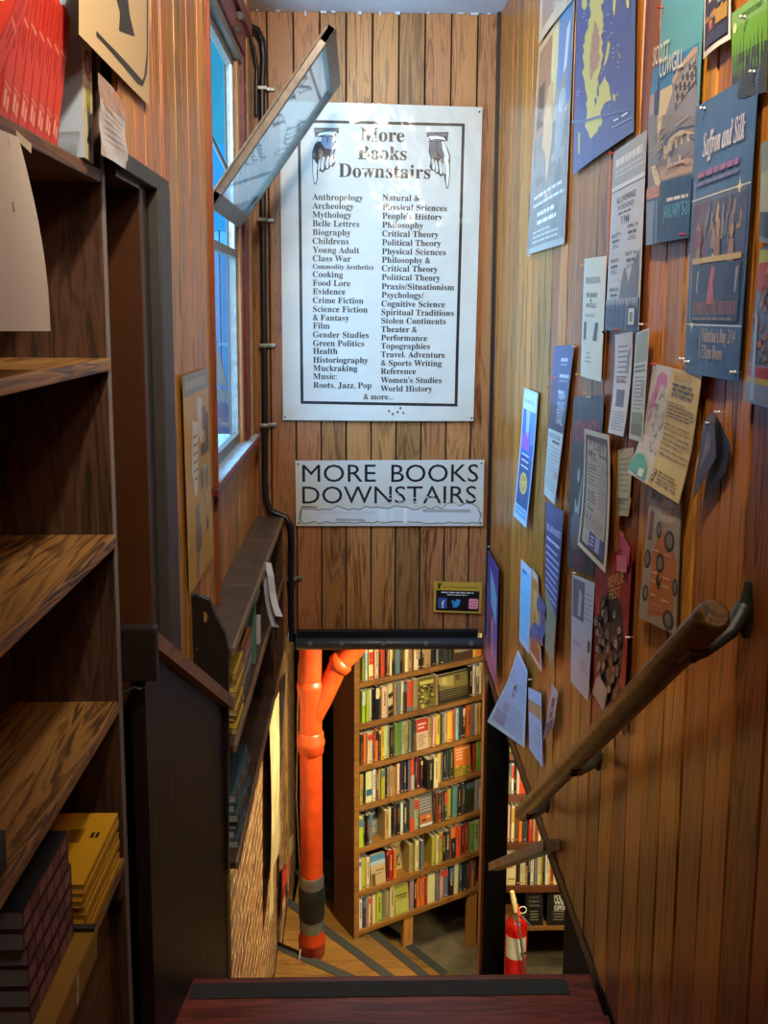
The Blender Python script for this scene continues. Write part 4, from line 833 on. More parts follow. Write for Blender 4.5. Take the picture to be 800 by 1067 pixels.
P('event_poster', [(570.5, 522), (593, 533), (581.5, 696), (569.5, 675.5)], '#8f8a6c', 'navy poster with tight white text lines and a bare khaki foot', d19, disp=lambda u, v: .004+.01*u, off=.001)
P('flyer', [(565, 619), (572, 634), (569, 674), (554.5, 664.5)], '#4a5078', 'crumpled violet flyer twisted against the navy poster', lambda S: (S.poly([(.4, .95), (.6, .6), (.3, .3), (.2, .5)], '#7078a0'), S.lines(.1, .6, .3, .1, 3, '#8088b0', .3)), disp=lambda u, v: .006+.005*math.sin(9*v), off=.001)
def d20(S):
    S.rect(.0, .0, 1, 1, '#a32620'); S.ell(.48, .45, .42, .34, '#332a25'); g = random.Random(20)
    for k in range(46):
        x = .14+g.random()*.68; y = .17+g.random()*.56; S.ell(x, y+.008, .075, .034, g.choice(['#2a2320', '#3a302a', '#1e1a18', '#5f554a'])); S.ell(x+.01, y-.004, .045, .022, g.choice(['#a09078', '#8a7c6a', '#b5a890', '#75695c'])); S.poly([(x-.02, y-.012), (x+.035, y-.013), (x+.03, y-.006), (x-.015, y-.005)], '#5a4a40'); S.poly([(x-.02, y+.0), (x+.04, y+.0), (x+.04, y+.004), (x-.02, y+.004)], '#3a302a')
    S.poly([(.1, .12), (.5, .06), (.6, .2), (.35, .26), (.2, .24)], '#a59a88'); S.poly([(.7, .97), (.98, .92), (.98, .84), (.72, .88)], '#d06a7a')
    S.text('REVUE', .5, .80, .06, '#d8a040', width=.42); S.text('FEST', .55, .73, .05, '#d8a040', width=.3); S.text('Club', .62, .64, .07, '#1d1614', width=.3)
P('poster', [(622, 590), (664, 563), (653, 768), (619, 738)], '#a32620', 'red poster of a crowd of black and white faces above the handrail', d20, disp=lambda u, v: .003+.006*u, off=.0)
P('poster', [(648, 553), (664.5, 572), (663, 590), (646, 578)], '#c05060', 'folded pinkish red corner standing off the crowd poster', lambda S: None, disp=lambda u, v: .012*u, off=.004, cat='poster')
def d21(S):
    S.rect(.05, .62, .6, .97, '#6a6470'); S.poly([(.3, .65), (.45, .65), (.5, .85), (.35, .9)], '#b0a8a8'); S.lines(.65, .95, .9, .65, 6, '#8f8f90', .3); S.lines(.1, .5, .42, .38, 2, '#66666a', .4); S.rect(.85, .4, .95, .5, '#3a3a3a'); S.lines(.5, .9, .3, .2, 3, '#9a9a9a', .3)
P('leaflet', [(598.5, 598), (622, 607.5), (619, 731), (596.5, 710)], '#b5b3b2', 'white leaflet with a dim photo under the charcoal poster', d21, disp=lambda u, v: .003+.01*(1-v)*u, off=.002)
def d22(S):
    S.rect(.02, .0, .98, 1, '#a09684'); S.rect(.0, .88, 1, 1, '#6a3a2c'); S.poly([(.25, .05), (.9, .1), (.95, .5), (.7, .62), (.45, .7), (.25, .5)], '#b8703a'); S.ell(.62, .82, .3, .08, '#b8ac98'); S.lines(.45, .85, .86, .78, 2, '#a5683c', .4)
    for x, y, a, b_ in ((.72, .62, .15, .075), (.40, .68, .08, .06), (.5, .45, .12, .07), (.12, .45, .1, .07), (.93, .32, .07, .06), (.8, .08, .14, .07), (.15, .2, .09, .06)): S.ell(x, y, a, b_, '#3a3632'); S.ell(x, y, a*.6, b_*.65, '#77746c')
    S.poly([(.4, .32), (.48, .38), (.5, .32), (.58, .36), (.52, .25)], '#3a2c22')
    for y in (.52, .36, .3, .2): S.lines(.3, .45, y+.02, y, 1, '#d8c0a0', .5); S.lines(.6, .8, y+.01, y-.01, 1, '#d8c0a0', .5)
    S.lines(.35, .65, .16, .1, 2, '#c87a70', .5); S.rect(.1, .6, .2, .8, '#7a3030')
P('poster', [(680.5, 503), (713, 508), (707, 662), (672.5, 643)], '#8f8574', 'orange poster with round portraits under plastic above the rail end', d22, disp=lambda u, v: .003+.01*(1-u)*(1-v), off=.001, ink=GLOSS)
def d23(S):
    S.rect(.02, .02, .98, .98, '#2c3c98'); S.poly([(.3, .9), (.9, .75), (.9, .5), (.4, .6)], '#78b8dc'); S.poly([(.05, .7), (.3, .7), (.2, .05), (.05, .1)], '#3a6ab8'); S.poly([(.3, .6), (.45, .55), (.5, .15), (.35, .1)], '#b03a4c'); S.poly([(.5, .5), (.62, .5), (.6, .1), (.5, .1)], '#d8a8b8'); S.poly([(.62, .55), (.98, .5), (.95, .05), (.62, .12)], '#8a6ab0'); S.poly([(.02, .02), (.98, .02), (.9, .12), (.2, .2)], '#a0509a')
P('poster', [(509.5, 572), (523.5, 593), (521, 718), (506.5, 684)], '#3a4a9a', 'vivid blue, red and violet poster furthest along the right wall', d23, disp=lambda u, v: .004+.01*u, off=.001)
def d24(S): S.rect(.08, .08, .88, .92, '#6cbcec'); S.lines(.15, .85, .85, .1, 16, '#a8d0ea', .3); S.lines(.2, .6, .92, .86, 1, '#3a5a9a', .6)
P('leaflet', [(545, 582.5), (556, 593), (553, 681), (543, 667.5)], '#c0cde2', 'pale blue leaflet overlapping an orange one', d24, disp=lambda u, v: .004, off=.003)
def d25(S): S.rect(.1, .05, .92, .92, '#c47e34'); S.rect(.3, .3, .8, .8, '#d8a860'); S.rect(.1, .05, .92, .2, '#b05038'); S.poly([(.3, .3), (.6, .5), (.5, .7)], '#b0683a')
P('leaflet', [(556, 592), (562, 600.5), (566, 701), (553, 679)], '#c9b4a0', 'orange leaflet half hidden behind the pale blue one', d25, disp=lambda u, v: .004, off=.001)
def d26(S):
    S.rect(.06, .05, .94, .95, '#74c0ea'); S.poly([(.35, .62), (.5, .68), (.52, .55), (.42, .48)], '#4a4a58'); S.rect(.1, .08, .45, .25, '#5f94c8'); S.lines(.5, .9, .4, .12, 6, '#5f94c8', .3); S.ell(.35, .33, .12, .07, '#6a9cc8'); S.lines(.2, .8, .9, .72, 4, '#9cc4e4', .3)
P('flyer', [(542.5, 677), (552.5, 698.5), (549.5, 779), (517.5, 752)], '#98d8f2', 'sky blue flyer curling out from the lower far boards', d26, disp=lambda u, v: .006+.05*(1-u)*max(0, .6-v), off=.004)
P('leaflet', [(554.5, 716), (565.5, 722.5), (567, 800), (555.5, 780)], '#88c0ea', 'thin blue and tan leaflet low on the boards next to the curling sky blue flyer', lambda S: (S.rect(.0, .62, 1, .82, '#a08a70'), S.lines(.3, .9, .5, .2, 4, '#6a90b8', .3)), disp=lambda u, v: .004+.008*(1-u), off=.001)
P('card', [(577, 712), (583.5, 722), (581.5, 758), (571, 772)], '#9c9aa0', 'small black and white card, lowest above the middle of the handrail', lambda S: (S.rect(.0, .0, .9, .3, '#30345a'), S.rect(.35, .35, .7, .8, '#2c2a2c'), S.rect(.45, .5, .6, .6, '#b0a8a8')), disp=lambda u, v: .004+.01*(1-v), off=.001, cat='card')
P('leaflet', [(648, 740), (655, 744), (652, 768), (643, 760)], '#8f8578', 'grey torn paper scrap below the red crowd poster', lambda S: None, off=-.001)
for a in ((553, 267, '#c8c8c8', 'clear pin at the lower far corner of the grey art poster'), (689.5, 8, '#b03020', 'red pin beside the teal building poster'), (734, 113, '#d8d8d8', 'clear pin between the teal and slate blue posters'), (786, 75, '#d0d0d0', 'clear pin on the green slime poster'),
          (776, 18, '#c8c8c8', 'clear pin near the top of the green slime poster'), (607, 276, '#caa25a', 'brass pin at the top of the cream leaflet'), (603, 390.5, '#caa25a', 'brass pin at the foot of the cream leaflet'), (669.5, 338, '#d8d8d8', 'clear pin above the clipped pair of leaflets'),
          (682.5, 379.5, '#c03024', 'red pin on the yellow flyer'), (712, 374, '#e0e0e0', 'white pin at the lower far corner of the slate blue poster'), (717.5, 377, '#d4d4d8', 'second clear pin crowding the slate blue poster corner'), (766, 388, '#e0e0e0', 'white pin at the lower near corner of the slate blue poster'),
          (749.5, 429.5, '#d8d8d8', 'clear pin holding the folded dark flyer'), (740, 441, '#c8c8cc', 'clear pin on the far edge of the dark flyer'), (614.5, 414, '#c8c8c8', 'clear pin on the charcoal poster'), (599, 361.5, '#d8d8d8', 'clear pin on the indigo event poster'), (581, 360.5, '#c8c8c8', 'clear pin at the far corner of the indigo event poster'),
          (572, 403, '#c88a5a', 'copper pin beside the indigo event poster'), (568, 522.5, '#caa25a', 'brass pin above the navy poster'), (510, 569.5, '#d0d0d0', 'clear pin above the vivid violet poster'), (599.5, 597, '#d8d8d8', 'clear pin at the top of the white leaflet with the dim photo'), (553, 708, '#e8e8e8', 'white pin above the thin blue and tan leaflet'),
          (655.5, 664, '#d8d8d8', 'clear pin on the near edge of the red crowd poster'), (620, 724.5, '#c02830', 'red pin at the foot of the red crowd poster'), (644, 343.5, '#d04a30', 'orange pin under the film showings poster'), (631, 346, '#28304a', 'dark blue pin under the film showings poster'), (757, 247.5, '#b02c4a', 'magenta pin at the foot of the teal building poster'), (638, 159.5, '#c03024', 'red pin on the lower corner of the map poster')):
    if a[0] == 757: a = (713, 244.5)+a[2:]
    pin(*a)

# ------------------------------------------------------------------ left wall papers
LN = Vector((1, 0, 0))
def PL(name, q, paper, label, draw, disp=None, x=LX+.006, ink=None, cat='poster'):
    global S
    S = Sheet([un(px, py, 0, x) for px, py in q], LN, disp or (lambda u, v: .002), off=.001); draw(S); return S.build(name, paper, ink or SATIN, label, cat)
def y1(S):
    c = lambda pts: [(90+x/5.615, y/5.615) for x, y in pts]
    S.poly(c([(162, -20), (232, -20), (245, 90), (275, 214), (180, 180), (188, 75)]), '#33302c', True)
    S.poly(c([(48, 180), (100, 235), (318, 470), (330, 445), (345, 300), (345, -20), (352, -20), (352, 300), (345, 430), (322, 505), (290, 490), (95, 262), (48, 210)]), '#2f2d29', True)
PL('arrow_sign', [(80, -60), (154.5, -60), (153.5, 110.5), (80, 36)], '#cbb183', 'cream board sign with a black arrow and black outline, above the dark doorway', y1, cat='sign', ink=INK)
PL('paper_notice', [(101, 76), (127, 106), (131.5, 177.5), (103, 161)], '#b9aca0', 'crinkled white notice in plastic below the arrow sign', lambda S: (S.rect(0, .72, 1, 1, '#b08060'), S.lines(.15, .9, .66, .2, 6, '#8f8480', .2), S.poly([(.1, .66), (.9, .6), (.9, .62), (.1, .69)], '#8a6a54')), disp=lambda u, v: .002+.0015*math.sin(12*v+5*u), cat='notice', ink=GLOSS)
def y2(S):
    S.rect(0, .9, 1, 1, '#85806c'); S.lines(.08, .92, .975, .925, 1, '#a8a492', .8); g = random.Random(30)
    S.poly([(.5, .88), (.7, .86), (.72, .68), (.62, .64), (.5, .7)], '#d8d2c0'); S.poly([(.3, .78), (.5, .76), (.48, .6), (.4, .42), (.3, .42), (.22, .55)], '#e0dccc'); S.rect(.68, .7, .85, .82, '#a04a30'); S.rect(.8, .58, .95, .78, '#5a4a3c'); S.rect(.6, .58, .8, .64, '#4a4438'); S.rect(.62, .5, .8, .53, '#b5ae98')
    S.poly([(.3, .36), (.45, .38), (.5, .2), (.35, .02), (.25, .03), (.35, .2)], '#8a8070'); S.poly([(.3, .24), (.5, .26), (.5, .14), (.3, .14)], '#6a6058'); S.poly([(.7, .22), (.8, .26), (.82, .2), (.74, .18)], '#4a4030')
    S.rect(.55, .42, .68, .52, '#6a685c'); S.rect(.78, .4, .88, .5, '#8a8878'); S.rect(.74, .32, .84, .38, '#c0b9a4'); S.lines(.3, .46, .72, .48, 6, '#6a6454', .25)
PL('torn_poster', [(188.5, 392), (214.5, 383), (221.5, 579), (196, 621)], '#cc9a36', 'old yellow poster with torn white patches beside the doorway casing', y2, ink=SATIN)
# sheet hanging from the top shelf of the near bookcase
S = Sheet([un(-22, 128, 0, BX+.016), un(15, 143, 0, BX+.016), un(44, 345, 0, BX+.016), un(-22, 345, 0, BX+.016)], LN, disp=lambda u, v: .004+.02*math.sin(2.6*(1-v))*.6, off=.001)
S.text('1', .62, .93, .02, '#55504a', xs=.8); S.text('0', .42, .60, .02, '#55504a', xs=.8)
S.build('paper_sheet', '#c8bfae', INK, 'plain sheet of paper hanging down from the shelf of red books', 'paper')
S = Sheet([un(15, 135, 0, BX+.012), un(31.5, 150, 0, BX+.012), un(31.5, 160, 0, BX+.012), un(17, 146, 0, BX+.012)], LN, off=.001)
S.build('shelf_label', '#b9a88a', INK, 'blank tan label stuck on the shelf edge under the red books', 'label')

# ------------------------------------------------------------------ books
PAGE = lin('#cfc3a4')
def book_mb(T, D, H, col, pal=None, kind='spine', seed=0, mb=None, X=None, pages=PAGE):
    """x = thickness, y = depth from the spine (y=0), z = height"""
    g = random.Random(seed); b = mb or MB(); c = lin(col); t = .0016
    b.box((0, 0, 0), (t, D, H), c, X=X); b.box((T-t, 0, 0), (T, D, H), c, X=X)
    n = 4; pts = [(T*k/n, -min(.004, T*.18)*math.sin(math.pi*k/n)) for k in range(n+1)]
    vs = [Vector((x, y, z)) for z in (0, H) for x, y in pts]+[Vector((x, .002, z)) for z in (0, H) for x in (0, T)]
    fs = [(k, k+1, n+2+k, n+1+k) for k in range(n)]+[tuple(range(n, -1, -1))+(2*n+2, 2*n+3), tuple(range(n+1, 2*n+2))+(2*n+5, 2*n+4)]
    if X is not None: vs = [X@v for v in vs]
    b.mesh(vs, fs, c)
    b.box((t, .002, .003), (T-t, D-.004, H-.003), pages, X=X)
    def strip(x0, x1, z0, z1, col):
        y = -min(.004, T*.18)-.0006; b.face([(X@Vector(q) if X is not None else q) for q in ((x0, y, z0), (x1, y, z0), (x1, y, z1), (x0, y, z1))], lin(col))
    if pal:
        for p in pal: strip(T*p[0], T*p[1], H*p[2], H*p[3], p[4])
    elif kind == 'spine':
        lum = sum(c)/3; tc = g.choice(['#b0a488', '#c8b478', '#8f7a58', '#a86a48']) if lum < .18 else g.choice(['#5a4630', '#6f3a28', '#4a4a40', '#7a6440'])
        if g.random() < .55:
            z = .3+.1*g.random()
            while z < .86: l = .03+.09*g.random(); strip(T*.36, T*.62, H*z, H*min(.88, z+l), tc); z += l+.02
        if g.random() < .5: strip(T*.25, T*.75, H*.05, H*.09, tc)
        if g.random() < .3: strip(T*.04, T*.96, H*(.5+.4*g.random()), H*.95, g.choice(['#c04028', '#d8c890', '#26221e', '#4a6a78', '#b08a3a']))
    return b
CN = {'c': ('cream', '#cdbd88'), 'w': ('white', '#cfcab4'), 'k': ('black', '#1a1714'), 'g': ('grey', '#6a6a60'), 'G': ('dark grey', '#35352f'), 'b': ('brown', '#5f3f22'), 'B': ('dark brown', '#33200f'), 't': ('tan', '#a08250'),
      'r': ('red', '#9c2a1c'), 'R': ('dark red', '#5f1612'), 'o': ('orange', '#cf6a26'), 'O': ('red-orange', '#cc4420'), 'y': ('yellow', '#d0a92c'), 'Y': ('olive-yellow', '#a3952f'), 'l': ('lime green', '#a0b030'), 'e': ('green', '#5f7f34'), 'E': ('dark green', '#2c3a26'),
      's': ('blue-grey', '#5a6a70'), 'n': ('navy', '#222a3c'), 'v': ('violet-grey', '#6a5a66'), 'V': ('dark purple', '#32222e'), 'T': ('teal', '#4a7a70'), 'D': ('dark teal', '#24403f'), 'L': ('pale teal', '#8ab0a4'), 'p': ('pinkish', '#c09880'), 'm': ('mauve', '#8f7478'), 'M': ('rust', '#8f3c1e'), 'i': ('pale green', '#9aa878')}
# px edges, colour code, height share; an entry with a 6th item is a book shown face-out
A1 = lambda a, b, c, h=.84: (370+a/10.67, 370+b/10.67, c, h)
B1 = lambda a, b, c, h=.84: (440+a/10.67, 440+b/10.67, c, h)
A5 = lambda a, b, c, h=.84: (370+a/7.63, 370+b/7.63, c, h)
B6 = lambda a, b, c, h=.84: (440+a/7.63, 440+b/7.63, c, h)
ROWS = [
 [A1(96,110,'Y'), A1(110,127,'e'), A1(128,152,'w'), A1(152,165,'G'), A1(165,216,'c',.9), A1(216,236,'r',.9), A1(238,280,'c'), A1(284,300,'R'), A1(300,345,'O',.9), A1(346,364,'k'), A1(365,396,'M'), A1(396,420,'c'), A1(421,440,'k'), A1(440,466,'G'), A1(467,516,'s'), A1(517,536,'k'), A1(537,562,'b'), A1(565,600,'c'), A1(600,645,'t'), A1(646,664,'b'), A1(665,714,'c'), A1(715,745,'k'), B1(2,28,'B'), B1(30,104,'t',.86), B1(106,164,'k'), B1(165,200,'g'), B1(202,240,'B'), B1(243,300,'G'), B1(305,335,'E'), B1(345,562,'F0',.72), B1(568,592,'y',.8), B1(598,668,'o',.8)],
 [A1(94,132,'l'), A1(138,172,'l',.86), A1(178,206,'c'), A1(207,236,'k'), A1(238,280,'k',.9), A1(281,306,'G'), A1(310,372,'c'), A1(376,410,'c',.88), A1(411,442,'c',.88), A1(446,480,'t',.9), A1(481,520,'g',.9), A1(521,546,'c',.9), A1(549,592,'G'), A1(595,656,'O',.84), A1(660,714,'t',.86), B1(-34,158,'F1',.84), B1(160,188,'t',.84), B1(196,530,'F2',.80), B1(531,575,'k',.9), B1(576,604,'w',.88), B1(606,650,'g',.9), B1(652,686,'c',.9)],
 [A1(75,106,'b'), A1(107,136,'o',.84), A1(148,206,'c',.84), A1(208,238,'b'), A1(240,272,'o',.88), A1(275,300,'G',.88), A1(302,335,'y',.94), A1(337,375,'c',.9), A1(377,402,'i',.9), A1(405,432,'B'), A1(433,452,'G'), A1(455,502,'e',.9), A1(503,530,'e',.94), A1(532,572,'i',.94), A1(576,606,'t',.9), A1(607,636,'g',.9), A1(640,664,'E',.9), A1(666,690,'b',.9), B1(-52,80,'F3',.84), B1(84,122,'t',.8), B1(126,160,'p',.84), B1(172,216,'y',.86), B1(234,264,'g',.84), B1(266,290,'c',.84), B1(291,345,'y',.88), B1(346,376,'O',.88), B1(385,416,'L',.9), B1(417,446,'D',.9), B1(447,466,'V',.9), B1(467,496,'k',.9), B1(510,556,'o',.92), B1(560,602,'g',.9), B1(604,636,'p',.9), B1(644,672,'Y',.9)],
 [A1(64,100,'Y',.86), A1(101,132,'k',.86), A1(138,207,'c',.88), A1(214,250,'w',.88), A1(251,280,'b',.84), A1(281,303,'t',.84), A1(305,346,'Y',.84), A1(349,375,'k',.84), A1(377,400,'m',.84), A1(401,430,'t',.86), A1(431,462,'t',.8), A1(465,487,'M',.86), A1(488,516,'c',.86), A1(520,552,'V',.9), A1(553,580,'n',.9), A1(581,602,'k',.9), A1(604,632,'v',.88), A1(638,676,'O',.92), A1(680,702,'n',.9), A1(703,740,'R',.9), B1(-4,20,'V',.8), B1(22,92,'kx',.86), B1(94,146,'cx',.86), B1(150,174,'b',.84), B1(175,215,'y',.86), B1(217,246,'v',.86), B1(250,276,'k',.86), B1(277,310,'G',.88), B1(312,360,'E',.9), B1(372,552,'F4',.88), B1(554,576,'k',.88), B1(577,610,'r',.86), B1(618,644,'e',.9), B1(645,672,'e',.9)],
 [A5(34,75,'l',.84), A5(76,96,'k',.84), A5(97,120,'k',.86), A5(121,150,'g',.84), A5(152,244,'F5',.82), A5(246,280,'t',.8), A5(281,300,'c',.86), A5(305,322,'k',.84), A5(323,341,'G',.9), A5(343,371,'k',.9), A5(372,391,'w',.9), A5(392,430,'G',.86), A5(440,478,'g',.92), A5(480,515,'i',.92), B6(-16,92,'F6',.9), B6(95,112,'B',.88), B6(113,131,'b',.88), B6(132,156,'r',.88), B6(158,180,'G',.88), B6(181,206,'E',.9), B6(210,242,'Y',.9), B6(248,287,'T',.9), B6(289,320,'k',.9), B6(321,352,'G',.92), B6(355,426,'E',.94), B6(430,457,'m',.94), B6(460,488,'L',.94)],
 [A5(38,60,'w',.86), A5(61,96,'l',.86), A5(103,131,'c',.84), A5(135,252,'F7',.84), A5(256,276,'R',.9), A5(277,306,'r',.88), A5(318,341,'o',.84), A5(344,436,'F8',.84), A5(440,468,'t',.84), A5(490,520,'c',.86), B6(-6,20,'s',.86), B6(24,80,'F9',.84), B6(84,112,'Y',.84), B6(116,139,'c',.86), B6(144,171,'Y',.88), B6(172,195,'k',.88), B6(196,234,'G',.86), B6(236,276,'o',.9), B6(280,316,'O',.92), B6(317,345,'R',.9), B6(346,379,'r',.92), B6(381,418,'e',.9), B6(421,466,'i',.94)],
 [A5(38,66,'w',.86), A5(67,94,'G',.84), A5(95,111,'m',.84), A5(112,131,'c',.84), A5(132,146,'r',.84), A5(147,176,'c',.84), A5(180,222,'l',.84), A5(224,250,'g',.86), A5(252,282,'t',.8), A5(285,322,'c',.92), A5(324,436,'F10',.84), A5(440,472,'m',.88), A5(476,500,'B',.86), A5(503,534,'o',.86), B6(0,31,'o',.86), B6(32,48,'r',.8), B6(50,108,'c',.86), B6(114,144,'s',.88), B6(152,180,'p',.88), B6(182,218,'s',.88), B6(220,258,'k',.88), B6(261,292,'c',.9), B6(293,304,'D',.9), B6(305,329,'D',.92), B6(330,353,'n',.92), B6(354,379,'D',.92), B6(382,400,'M',.92), B6(401,418,'p',.92), B6(419,438,'M',.92)],
]
TH = math.atan(.56); BP = Vector((0.0, 5.5, 0)); bu = Vector((math.cos(TH), math.sin(TH), 0)); bn = Vector((math.sin(TH), -math.cos(TH), 0)); bv = -bn
BP.x = un(374, 850, 1, 5.5).x
def on_case(px, py): p = unp(px, py, BP, bn); return (p-BP).dot(bu), p.z
WB = on_case(504.5, 850)[0]; DB = .27
zrow = [un(376, y, 1, 5.5).z for y in (712, 755.5, 799.5, 841, 885, 930, 970)]; step = zrow[0]-zrow[1]
case = empty('slanted_bookcase', BP+Vector((0, 0, FZ)), TH); tag(case, 'tall oak bookcase standing slanted below the basement stairs, packed with books', 'bookcase')
def kb(a, c, m, nm, bev=.003): b = MB(); b.box(a, c, bev=bev); return b.build(nm, m, case)
ztop = zrow[0]+step*1.0-FZ
kb((-.035, .0, un(372, 978, 1, 5.5).z-FZ), (0, DB, ztop+.1), M_CASE2V, 'side_panel'); kb((-.036, -.004, un(372, 978, 1, 5.5).z-FZ), (0, 0, ztop+.1), M_CASE2, 'edge_strip', .001)
kb((WB, .0, zrow[6]-FZ-.04), (WB+.035, DB, ztop+.1), M_CASE2V, 'side_panel'); kb((0, DB-.01, zrow[6]-FZ-.04), (WB, DB, ztop+.1), M_BASEW, 'back_panel')
for z in zrow+[zrow[0]+step+.02]:
    kb((0, -.006, z-FZ-.03), (WB, DB-.011, z-FZ), M_CASE2, 'shelf')
u1 = on_case(426, 955)[0]; u2 = on_case(493, 935)[0]
for u_ in (u1, u2): kb((u_-.035, .005, 0), (u_+.035, .04, zrow[6]-FZ-.03), M_LEG, 'leg')
ORD = ['first', 'second', 'third', 'fourth', 'fifth', 'sixth', 'seventh', 'eighth', 'ninth', 'tenth', 'eleventh', 'twelfth', 'thirteenth', 'fourteenth', 'fifteenth', 'sixteenth', 'seventeenth', 'eighteenth', 'nineteenth', 'twentieth', 'twenty-first', 'twenty-second', 'twenty-third', 'twenty-fourth', 'twenty-fifth', 'twenty-sixth', 'twenty-seventh', 'twenty-eighth', 'twenty-ninth', 'thirtieth', 'thirty-first', 'thirty-second', 'thirty-third', 'thirty-fourth', 'thirty-fifth', 'thirty-sixth']
FACE = {'F0': ('brown', '#4a2c14', [('T', 'FREEDOM', .1, .52, .9, '#c8b890'), ('T', 'FREEDOM', .1, .32, .9, '#c8b890')]), 'F1': ('sepia photo', '#6a5a20', 'noise'), 'F2': ('wide landscape photo', '#4a4020', 'land'), 'F3': ('red and cream', '#c0a07c', 'redtop'),
        'F4': ('orange', '#c86a24', 'orange'), 'F5': ('grey-blue', '#5f6a66', 'grey'), 'F6': ('grey and orange', '#6a6258', 'tiger'), 'F7': ('sky blue and sand', '#b09a68', 'sky'), 'F8': ('cream leopard', '#b8a468', 'leo'), 'F9': ('brown portrait', '#7a5c34', 'port'), 'F10': ('yellow-green', '#9a9840', 'green')}
def face_book(W, H, code):
    nm, base, art = FACE[code]; b = MB(); T = .022; c = lin(base)
    b.box((0, 0, 0), (W, .0016, H), c); b.box((0, T-.0016, 0), (W, T, H), c); b.box((0, 0, 0), (.002, T, H), c); b.box((.002, .0016, .003), (W-.004, T-.0016, H-.003), PAGE)
    k = [0]
    def R(u0, v0, u1, v1, col): k[0] += 1; y = -.0004-.00012*k[0]; b.face([(u0*W, y, v0*H), (u1*W, y, v0*H), (u1*W, y, v1*H), (u0*W, y, v1*H)], lin(col))
    g = random.Random(code)
    if isinstance(art, list):
        for _, t, u, v, w, col in art:
            vs, fs, gw = glyphs(t); s = w*W/gw; k[0] += 1
            b.mesh([(u*W+x*s*.9, -.001, v*H+y*s*1.1) for x, y in vs], [f for f in fs], lin(col))
    elif art == 'noise':
        for _ in range(40): x, y = g.random()*.8, g.random()*.9; R(x, y, x+.1+.1*g.random(), y+.04+.04*g.random(), g.choice(['#b0a040', '#2a2410', '#8a7c34', '#c8b860', '#1c1808']))
        R(.1, .78, .9, .9, '#c0b050')
    elif art == 'land':
        R(0, 0, 1, 1, '#2c2614'); R(.03, .45, .97, .95, '#7a6a34')
        for _ in range(14): x = g.random()*.8; R(x, .55+.2*g.random(), x+.15, .9, g.choice(['#a8954c', '#5a4c24', '#c0ac5c']))
        for q in range(5): R(.03, .06+q*.08, .97, .09+q*.08, g.choice(['#5a4e28', '#1c180c', '#6e6030']))
    elif art == 'redtop':
        R(0, .58, 1, 1, '#a82a18'); R(.15, .8, .85, .86, '#d8b090'); R(.15, .68, .7, .74, '#d8b090')
        for q in range(6): R(.12, .1+q*.07, .6+.3*g.random(), .125+q*.07, '#7a5a40')
    elif art == 'orange':
        R(0, 0, 1, .3, '#8a7a24')
        for q in range(4): R(.1, .85-q*.1, .5+.4*g.random(), .9-q*.1, '#e0a878')
        for _ in range(16): x, y = g.random()*.8, .05+g.random()*.3; R(x, y, x+.12, y+.05, g.choice(['#c8a83a', '#4a5a24', '#d0782c', '#6a7a2c']))
    elif art == 'grey': R(0, .55, 1, 1, '#2c4040'); R(.15, .7, .8, .78, '#8a9a94'); R(.1, .1, .9, .5, '#8a8272'); R(.1, .3, .9, .33, '#4a4a44')
    elif art == 'tiger':
        for q in range(5): R(.05, .5+q*.09, .9, .54+q*.09, '#9a9488')
        R(.05, .15, .9, .4, '#b0602a'); R(.2, .2, .5, .26, '#3a2418'); R(.55, .28, .8, .34, '#d8a070'); R(.05, .04, .95, .12, '#c8bca8')
    elif art == 'sky': R(0, .8, 1, 1, '#4a7a98'); R(0, .66, 1, .8, '#9ab0ac'); R(.35, .45, .9, .5, '#7a5c38'); R(.35, .35, .8, .38, '#7a5c38'); R(.05, .0, .3, .4, '#5f4a2c')
    elif art == 'leo':
        for _ in range(60):
            a, r = g.random()*6.3, g.random()**.5; x, y = .5+.38*r*math.cos(a), .3+.24*r*math.sin(a); R(x, y, x+.09, y+.05, g.choice(['#2c2418', '#6a5c40', '#9a8c68']))
        R(.1, .75, .7, .8, '#9a8448')
    elif art == 'port': R(.2, .1, .8, .9, '#3a2414'); R(.35, .3, .7, .75, '#b08058'); R(.3, .7, .75, .85, '#1c120a')
    elif art == 'green': R(.1, .62, .9, .67, '#4a5020'); R(.3, .54, .8, .58, '#4a5020'); R(.05, .05, .95, .45, '#a8a850')
    return b, nm, T
RN_ = ['top', 'second', 'third', 'fourth', 'fifth', 'sixth', 'bottom']
rg = random.Random(99)
